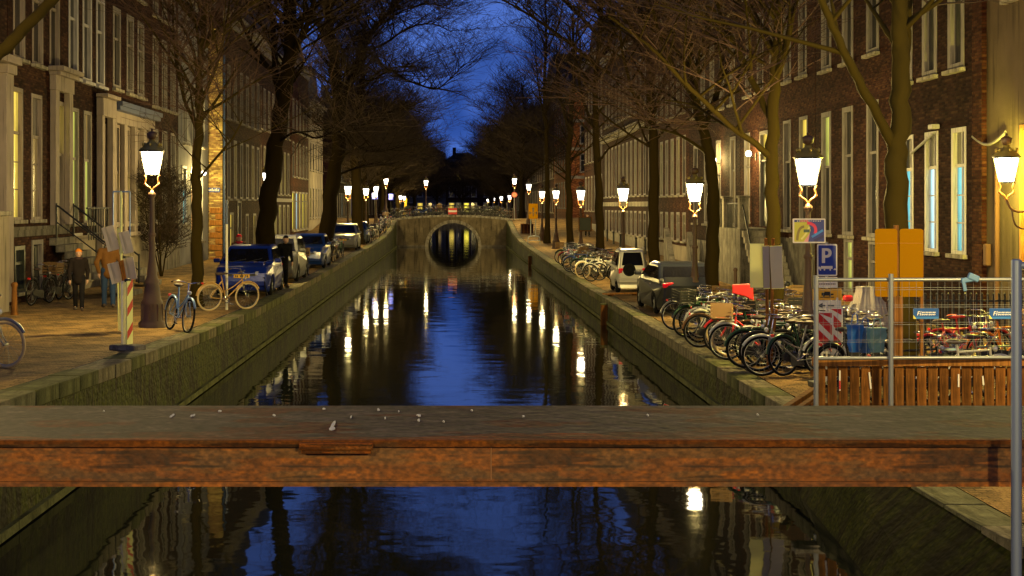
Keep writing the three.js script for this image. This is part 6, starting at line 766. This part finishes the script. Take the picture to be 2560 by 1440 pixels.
{ // blue bags, teal bag, tarpaulin
  const bag = (label, px, py, d, w, h, m, tilt) => { const p = at(px, py, d), t = thing('bag', label, 'bag', [p.x, p.y - h / 2, p.z], tilt); const g = new THREE.BoxGeometry(w, h, w * 0.55, 10, 12, 6), q = g.attributes.position; for (let i = 0; i < q.count; i++) { const x = q.getX(i), y = q.getY(i), z = q.getZ(i), k = 1 + 0.35 * (y / h), f = 0.06 * w * (fbm(x / w * 0.4 + 0.5, y / h * 0.4 + 0.5, 20, 12, 3, px) - 0.5) * 3; q.setXYZ(i, x * k + f, y, z * k + f); } g.translate(0, h / 2, 0); g.computeVertexNormals(); mesh('bag_body', g, m, t); mesh('bag_handle', [tube([[-w * 0.3, h, 0], [-w * 0.15, h * 1.35, 0.02], [w * 0.15, h * 1.35, 0.02], [w * 0.3, h, 0]], 0.012, 5)], m, t); };
  bag('bright blue shopper bag hanging left behind the fence', 2136, 845, 23.6, 0.2, 0.46, mat([0.02, 0.14, 0.55], 0.35), 0.3); bag('darker blue bag between the bright blue bag and the teal one', 2163, 850, 23.7, 0.18, 0.42, mat([0.02, 0.09, 0.38], 0.35), -0.2); bag('pale teal bag hanging right of the blue bags', 2192, 850, 23.5, 0.24, 0.4, mat([0.16, 0.34, 0.36], 0.45), 0.1);
  const d = 27.6, g = gr(d), t = thing('covered_scooter', 'scooter under a creased grey tarpaulin left of the orange panels', 'scooter', [at(2168, 0, d).x, g, -d], 0.3), geo = new THREE.BoxGeometry(0.8, 1.5, 0.55, 26, 30, 18), q = geo.attributes.position;
  for (let i = 0; i < q.count; i++) { const x = q.getX(i), y = q.getY(i) + 0.75, z = q.getZ(i), a = Math.atan2(z, x), top = 1 - 0.55 * sm(0.75, 1.5, y) * (x < 0 ? 1 : 0.55), fold = 0.05 * Math.sin(a * 11 + y * 1.3) * sm(1.3, 0.2, y) + 0.03 * Math.sin(a * 23); q.setXYZ(i, x * top * (1 + fold), y - (x > 0.1 ? 0.3 * sm(0.1, 0.4, x) * sm(0.6, 1.4, y) : 0), z * top * (1 + fold)); } geo.computeVertexNormals(); mesh('tarpaulin', geo, mat([0.20, 0.18, 0.18], 0.6), t); mesh('wheel', xf(new THREE.TorusGeometry(0.18, 0.06, 8, 20), -0.45, 0.24, 0), M.rubber, t); mesh('mudguard', rbox(0.2, 0.12, 0.1, 0.04, -0.42, 1.28, 0), M.red, t);
}
{ const d = 29.2, t = thing('iron_railing', 'dark upright iron railing before the cyan lit windows', 'railing', [8.9, gr(d), -d]), R = rng(5); for (let i = 0; i < 24; i++) { const o = mesh('railing_bar', railBar(), M.iron, t); o.position.set(i * 0.115, 0, 0); } mesh('railing_rail', [rbox(2.8, 0.04, 0.03, 0.006, 1.32, 1.12, 0), rbox(2.8, 0.04, 0.03, 0.006, 1.32, 0.22, 0)], M.iron, t); }
function railBar() { return railBar.g ??= join([box(0.034, 1.2, 0.02, 0, 0.62, 0), ball(0.026, 0, 1.25, 0, 1, 1.4, 1, 6)]); }
// left: information board cluster, marker beacon, poles
{
  const d = 30, s = d / FPX, g = gl(d), t = thing('board_cluster', 'pole with open blue edged frame and four tilted pale boards at left', 'road sign', [at(303, 0, d).x, g, -d]), Y = (py) => at(0, py, d).y - g;
  mesh('pole', [cyl([0, -0.1, 0], [0, Y(478), 0], 0.024), cyl([-0.08, -0.1, -0.15], [-0.1, Y(655), -0.1], 0.02)], M.paleYellow, t);
  mesh('frame_bar', [rbox(0.022, 125 * s, 0.03, 0.006, 22 * s, Y(541), 0), rbox(0.022, 125 * s, 0.03, 0.006, -20 * s, Y(541), 0), rbox(42 * s, 0.03, 0.03, 0.006, 1 * s, Y(479), 0)], mat([0.12, 0.2, 0.42], 0.4, { metalness: 0.3 }), t);
  const b = (x, y, w, h, ry, rz, m) => { const o = mesh('tilted_board', rbox(w * s, h * s, 0.018, 0.004), m, t); o.position.set(x * s, Y(y), 0.05 * Math.sign(ry)); o.rotation.set(0, ry, rz); return o; };
  b(-25, 596, 30, 62, 0.35, 0.26, M.palePanel); b(-4, 602, 22, 66, -0.9, 0.26, M.paleYellow); b(14, 606, 26, 56, 0.2, 0.24, M.palePanel); b(-14, 682, 28, 52, 0.3, 0.24, M.palePanel); b(20, 672, 30, 56, -0.2, 0.2, M.palePanel); b(6, 680, 14, 60, 1.0, 0.22, M.wood3);
}
{ const d = 24.9, s = d / FPX, g = gl(d), t = thing('marker_beacon', 'slim red and white marker beacon on a heavy base at the left quay edge', 'beacon', [at(319, 0, d).x, g, -d], 1.1); const h = 172 * s;
  mesh('base_block', rbox(0.34, 0.1, 0.56, 0.03, 0, 0.05, 0), M.stoneDark, t); mesh('panel', xf(plate(0.16, h - 0.1, 0.02, 0.02), 0, h / 2 + 0.06, -0.05), M.signWhite, t); mesh('panel', xf(plate(0.16, h - 0.1, 0.02, 0.02), 0, h / 2 + 0.06, 0.05), M.paleYellow, t);
  mesh('red_band', [0.35, 0.75, 1.1].map((y) => [xf(extr([[-0.07, y - 0.16], [-0.07, y - 0.02], [0.07, y + 0.14], [0.07, y]], 0.004), 0, 0, 0.052), xf(extr([[-0.07, y - 0.16], [-0.07, y - 0.02], [0.07, y + 0.14], [0.07, y]], 0.004), 0, 0, -0.078)]), M.red, t); mesh('handle', rbox(0.1, 0.06, 0.08, 0.02, 0, h + 0.02, 0), M.black, t); }
{ const p = at(567, 0, 37.6), g = gl(37.6), t = thing('thin_pole', 'thin grey pole with dark top before the blue hatchback', 'pole', [p.x, g, -37.6]), h = at(0, 500, 37.6).y - g; mesh('pole', cyl([0, -0.1, 0], [0.0, h * 0.78, 0], 0.035, 0.032, 10), mat([0.52, 0.50, 0.40], 0.5), t); mesh('pole_top', cyl([0, h * 0.78, 0], [0, h, 0], 0.034, 0.032, 10), mat([0.03, 0.05, 0.12], 0.4), t); }
{ const post = (label, px, py, d, h, m, gf) => { const p = at(px, py, d), t = thing('bollard', label, 'bollard', [p.x, gf(d), -d], 0, 'bollards at the house fronts'); mesh('shaft', lathe([[0.10, 0], [0.09, 0.1], [0.075, 0.15], [0.06, h - 0.12], [0.08, h - 0.1], [0.08, h - 0.04], [0.04, h], [0, h]], 10), m, t); };
  post('brown wooden bollard by the bicycles at the left house fronts', 36, 795, 34.6, 0.85, M.wood, gl);
  [[1518, 106], [1534, 100], [1551, 94.5], [1590, 87], [1613, 83.5]].forEach(([px, d], i) => post(`${['farthest', 'second farthest', 'middle', 'second nearest', 'nearest'][i]} of the five iron bollards along the right house fronts`, px, 0, d, 0.95, M.iron, gr));
  post('dark bollard at the foot of the lit stone stoop', 1838, 0, 47.5, 1.0, M.lampPost, gr); post('dark bollard between stoop and pale yellow board', 1968, 0, 37, 1.1, M.iron, gr); }
{ // notice board hung on the fourth right lamp
  const d = 74.7, s = d / FPX, p = at(1463, 560, d), t = thing('notice_board', 'dark notice board leaning out from the fourth right lamp post', 'notice board', [p.x, p.y, p.z], -0.3); mesh('board', rbox(30 * s, 34 * s, 0.03, 0.008, 0, 0, 0, 0, 0, -0.03), mat([0.035, 0.045, 0.025], 0.5), t); mesh('board_frame', [box(32 * s, 0.05, 0.05, 0, 17 * s, 0), box(32 * s, 0.05, 0.05, 0, -17 * s, 0), box(0.05, 34 * s, 0.05, -15.5 * s, 0, 0), box(0.05, 34 * s, 0.05, 15.5 * s, 0, 0)], M.wood, t); mesh('arm', cyl([-16 * s, 0, 0], [-0.25, 0, 0.1], 0.02), M.iron, t); }
{ const d = 115, s = d / FPX, g = gr(d), t = thing('orange_sign', 'orange diversion sign with black arrow and symbol before the bridge ramp', 'road sign', [at(1333, 0, d).x, g, -d]), Y = (py) => at(0, py, d).y - g; mesh('sign_plate', xf(plate(23 * s, 38 * s, 0.04, 0.02), 0, Y(528), 0), M.orange, t); mesh('symbol', [ball(0.07, 0, Y(521), 0.003, 1, 1, 0.1), b2(-0.05, 0.05, Y(530), Y(523), 0.001, 0.006), b2(-0.28, 0.28, Y(533), Y(531.5), 0.001, 0.006), b2(-0.03, 0.03, Y(541), Y(533), 0.001, 0.006), b2(-0.3, -0.22, Y(536), Y(529), 0.001, 0.006), b2(0.22, 0.3, Y(536), Y(529), 0.001, 0.006)], M.black, t); mesh('post', [cyl([-0.2, -0.1, -0.05], [-0.2, Y(512), -0.05], 0.035), cyl([0.2, -0.1, -0.05], [0.2, Y(512), -0.05], 0.035)], M.galv, t); }
{ const d = 119, t = thing('timber_box', 'dark brown timber box on the quay before the bridge', 'box', [6.15, gr(d), -d], 0.1); mesh('box_body', rbox(0.95, 0.72, 0.7, 0.02, 0, 0.36, 0), mat([0.09, 0.035, 0.02], 0.8, { map: woodMap }, 1), t); mesh('lid', rbox(1.02, 0.07, 0.78, 0.02, 0, 0.76, 0), M.wood2, t); mesh('batten', [-0.3, 0, 0.3].map((x) => box(0.06, 0.68, 0.03, x, 0.36, 0.36)), M.wood2, t); }
{ const d = 101, t = thing('bicycle_hoop', 'low steel bicycle hoop near the water before the bridge', 'bicycle stand', [5.72, gr(d), -d]); mesh('hoop', tube([[-0.42, -0.05, 0], [-0.42, 0.4, 0], [-0.36, 0.55, 0], [-0.2, 0.6, 0], [0.2, 0.6, 0], [0.36, 0.55, 0], [0.42, 0.4, 0], [0.42, -0.05, 0]], 0.03, 7, 40), M.galv, t); mesh('cross_bar', cyl([-0.42, 0.3, 0], [0.42, 0.3, 0], 0.022), M.galv, t); }
{ const d = 133.6, g = gr(d), t = thing('round_sign', 'round red rimmed sign at the right end of the bridge', 'road sign', [at(1286, 0, d).x, g, -d]), y = at(0, 487, d).y - g; mesh('sign_disc', xf(new THREE.CylinderGeometry(0.27, 0.27, 0.02, 24), 0, y, 0, Math.PI / 2), M.red, t); mesh('sign_field', xf(new THREE.CylinderGeometry(0.19, 0.19, 0.004, 24), 0, y, 0.013, Math.PI / 2), mat([0.7, 0.34, 0.2], 0.5), t); mesh('pole', cyl([0, -0.1, -0.03], [0, y + 0.25, -0.03], 0.03), M.galv, t); }
{ const t = thing('waterway_sign', 'red white red rectangular waterway sign on the bridge above the arch', 'waterway sign', [0.02, 0, -133.9]), y = at(0, 528, 133.9).y; mesh('sign_plate', rbox(0.82, 0.58, 0.03, 0.01, 0, y, 0.03), M.red, t); mesh('white_band', b2(-0.38, 0.38, y - 0.085, y + 0.085, 0.046, 0.05), M.signWhite, t); mesh('bracket', [box(0.05, 0.8, 0.05, -0.25, y - 0.1, -0.03), box(0.05, 0.8, 0.05, 0.25, y - 0.1, -0.03)], M.iron, t); }
{ // lit signs far off on the left bank
  const s1 = (label, px, py, d, w, h, m) => { const p = at(px, py, d), g = gl(d), t = thing('lit_sign', label, 'lit sign', [p.x, p.y, p.z]); mesh('sign_panel', rbox(w, h, 0.08, 0.02), m, t); mesh('sign_pole', cyl([0, -h / 2, 0], [0, g - p.y, 0], 0.03), M.iron, t); };
  s1('blue lit sign under the third lamp of the left row', 937, 490, 123, 0.5, 0.55, LIT.blue); s1('blue lit square sign right of the tall left bridge lamp', 977, 492, 131, 0.42, 0.55, LIT.blue);
  const p = at(1012, 500, 150), t = thing('yellow_banner', 'narrow yellow banner standing at the left end of the bridge', 'banner', [p.x, gl(150), p.z]); mesh('banner_cloth', extr([[-0.2, 0.3], [0.1, 0.3], [0.25, 2.2], [0.05, 2.3]], 0.02), mat([0.7, 0.48, 0.04], 0.7), t); mesh('banner_pole', cyl([0.2, 0, 0], [0.2, 2.4, 0], 0.02), M.galv, t); }
{ const d = 24.3, t = thing('timber_beam', 'loose dark timber lying on the quay left of the fence post', 'timber', [5.35, gr(22.2) + 0.06, -22.2], 1.15); mesh('beam', [rbox(2.6, 0.09, 0.1, 0.012, 0, 0, 0), rbox(2.4, 0.05, 0.09, 0.01, 0.1, -0.02, 0.14)], M.wood2, t); }
{ const d = 47, t = thing('loose_plank', 'pale plank lying on the quay left of the microcar', 'plank', [5.75, gr(48) + 0.09, -48.6], 0.5); mesh('plank', rbox(1.5, 0.05, 0.25, 0.01), M.woodPale, t); mesh('plank_support', [box(0.08, 0.09, 0.25, -0.5, -0.06, 0), box(0.08, 0.09, 0.25, 0.5, -0.06, 0)], M.wood2, t); }
renderer.render(scene, camera);
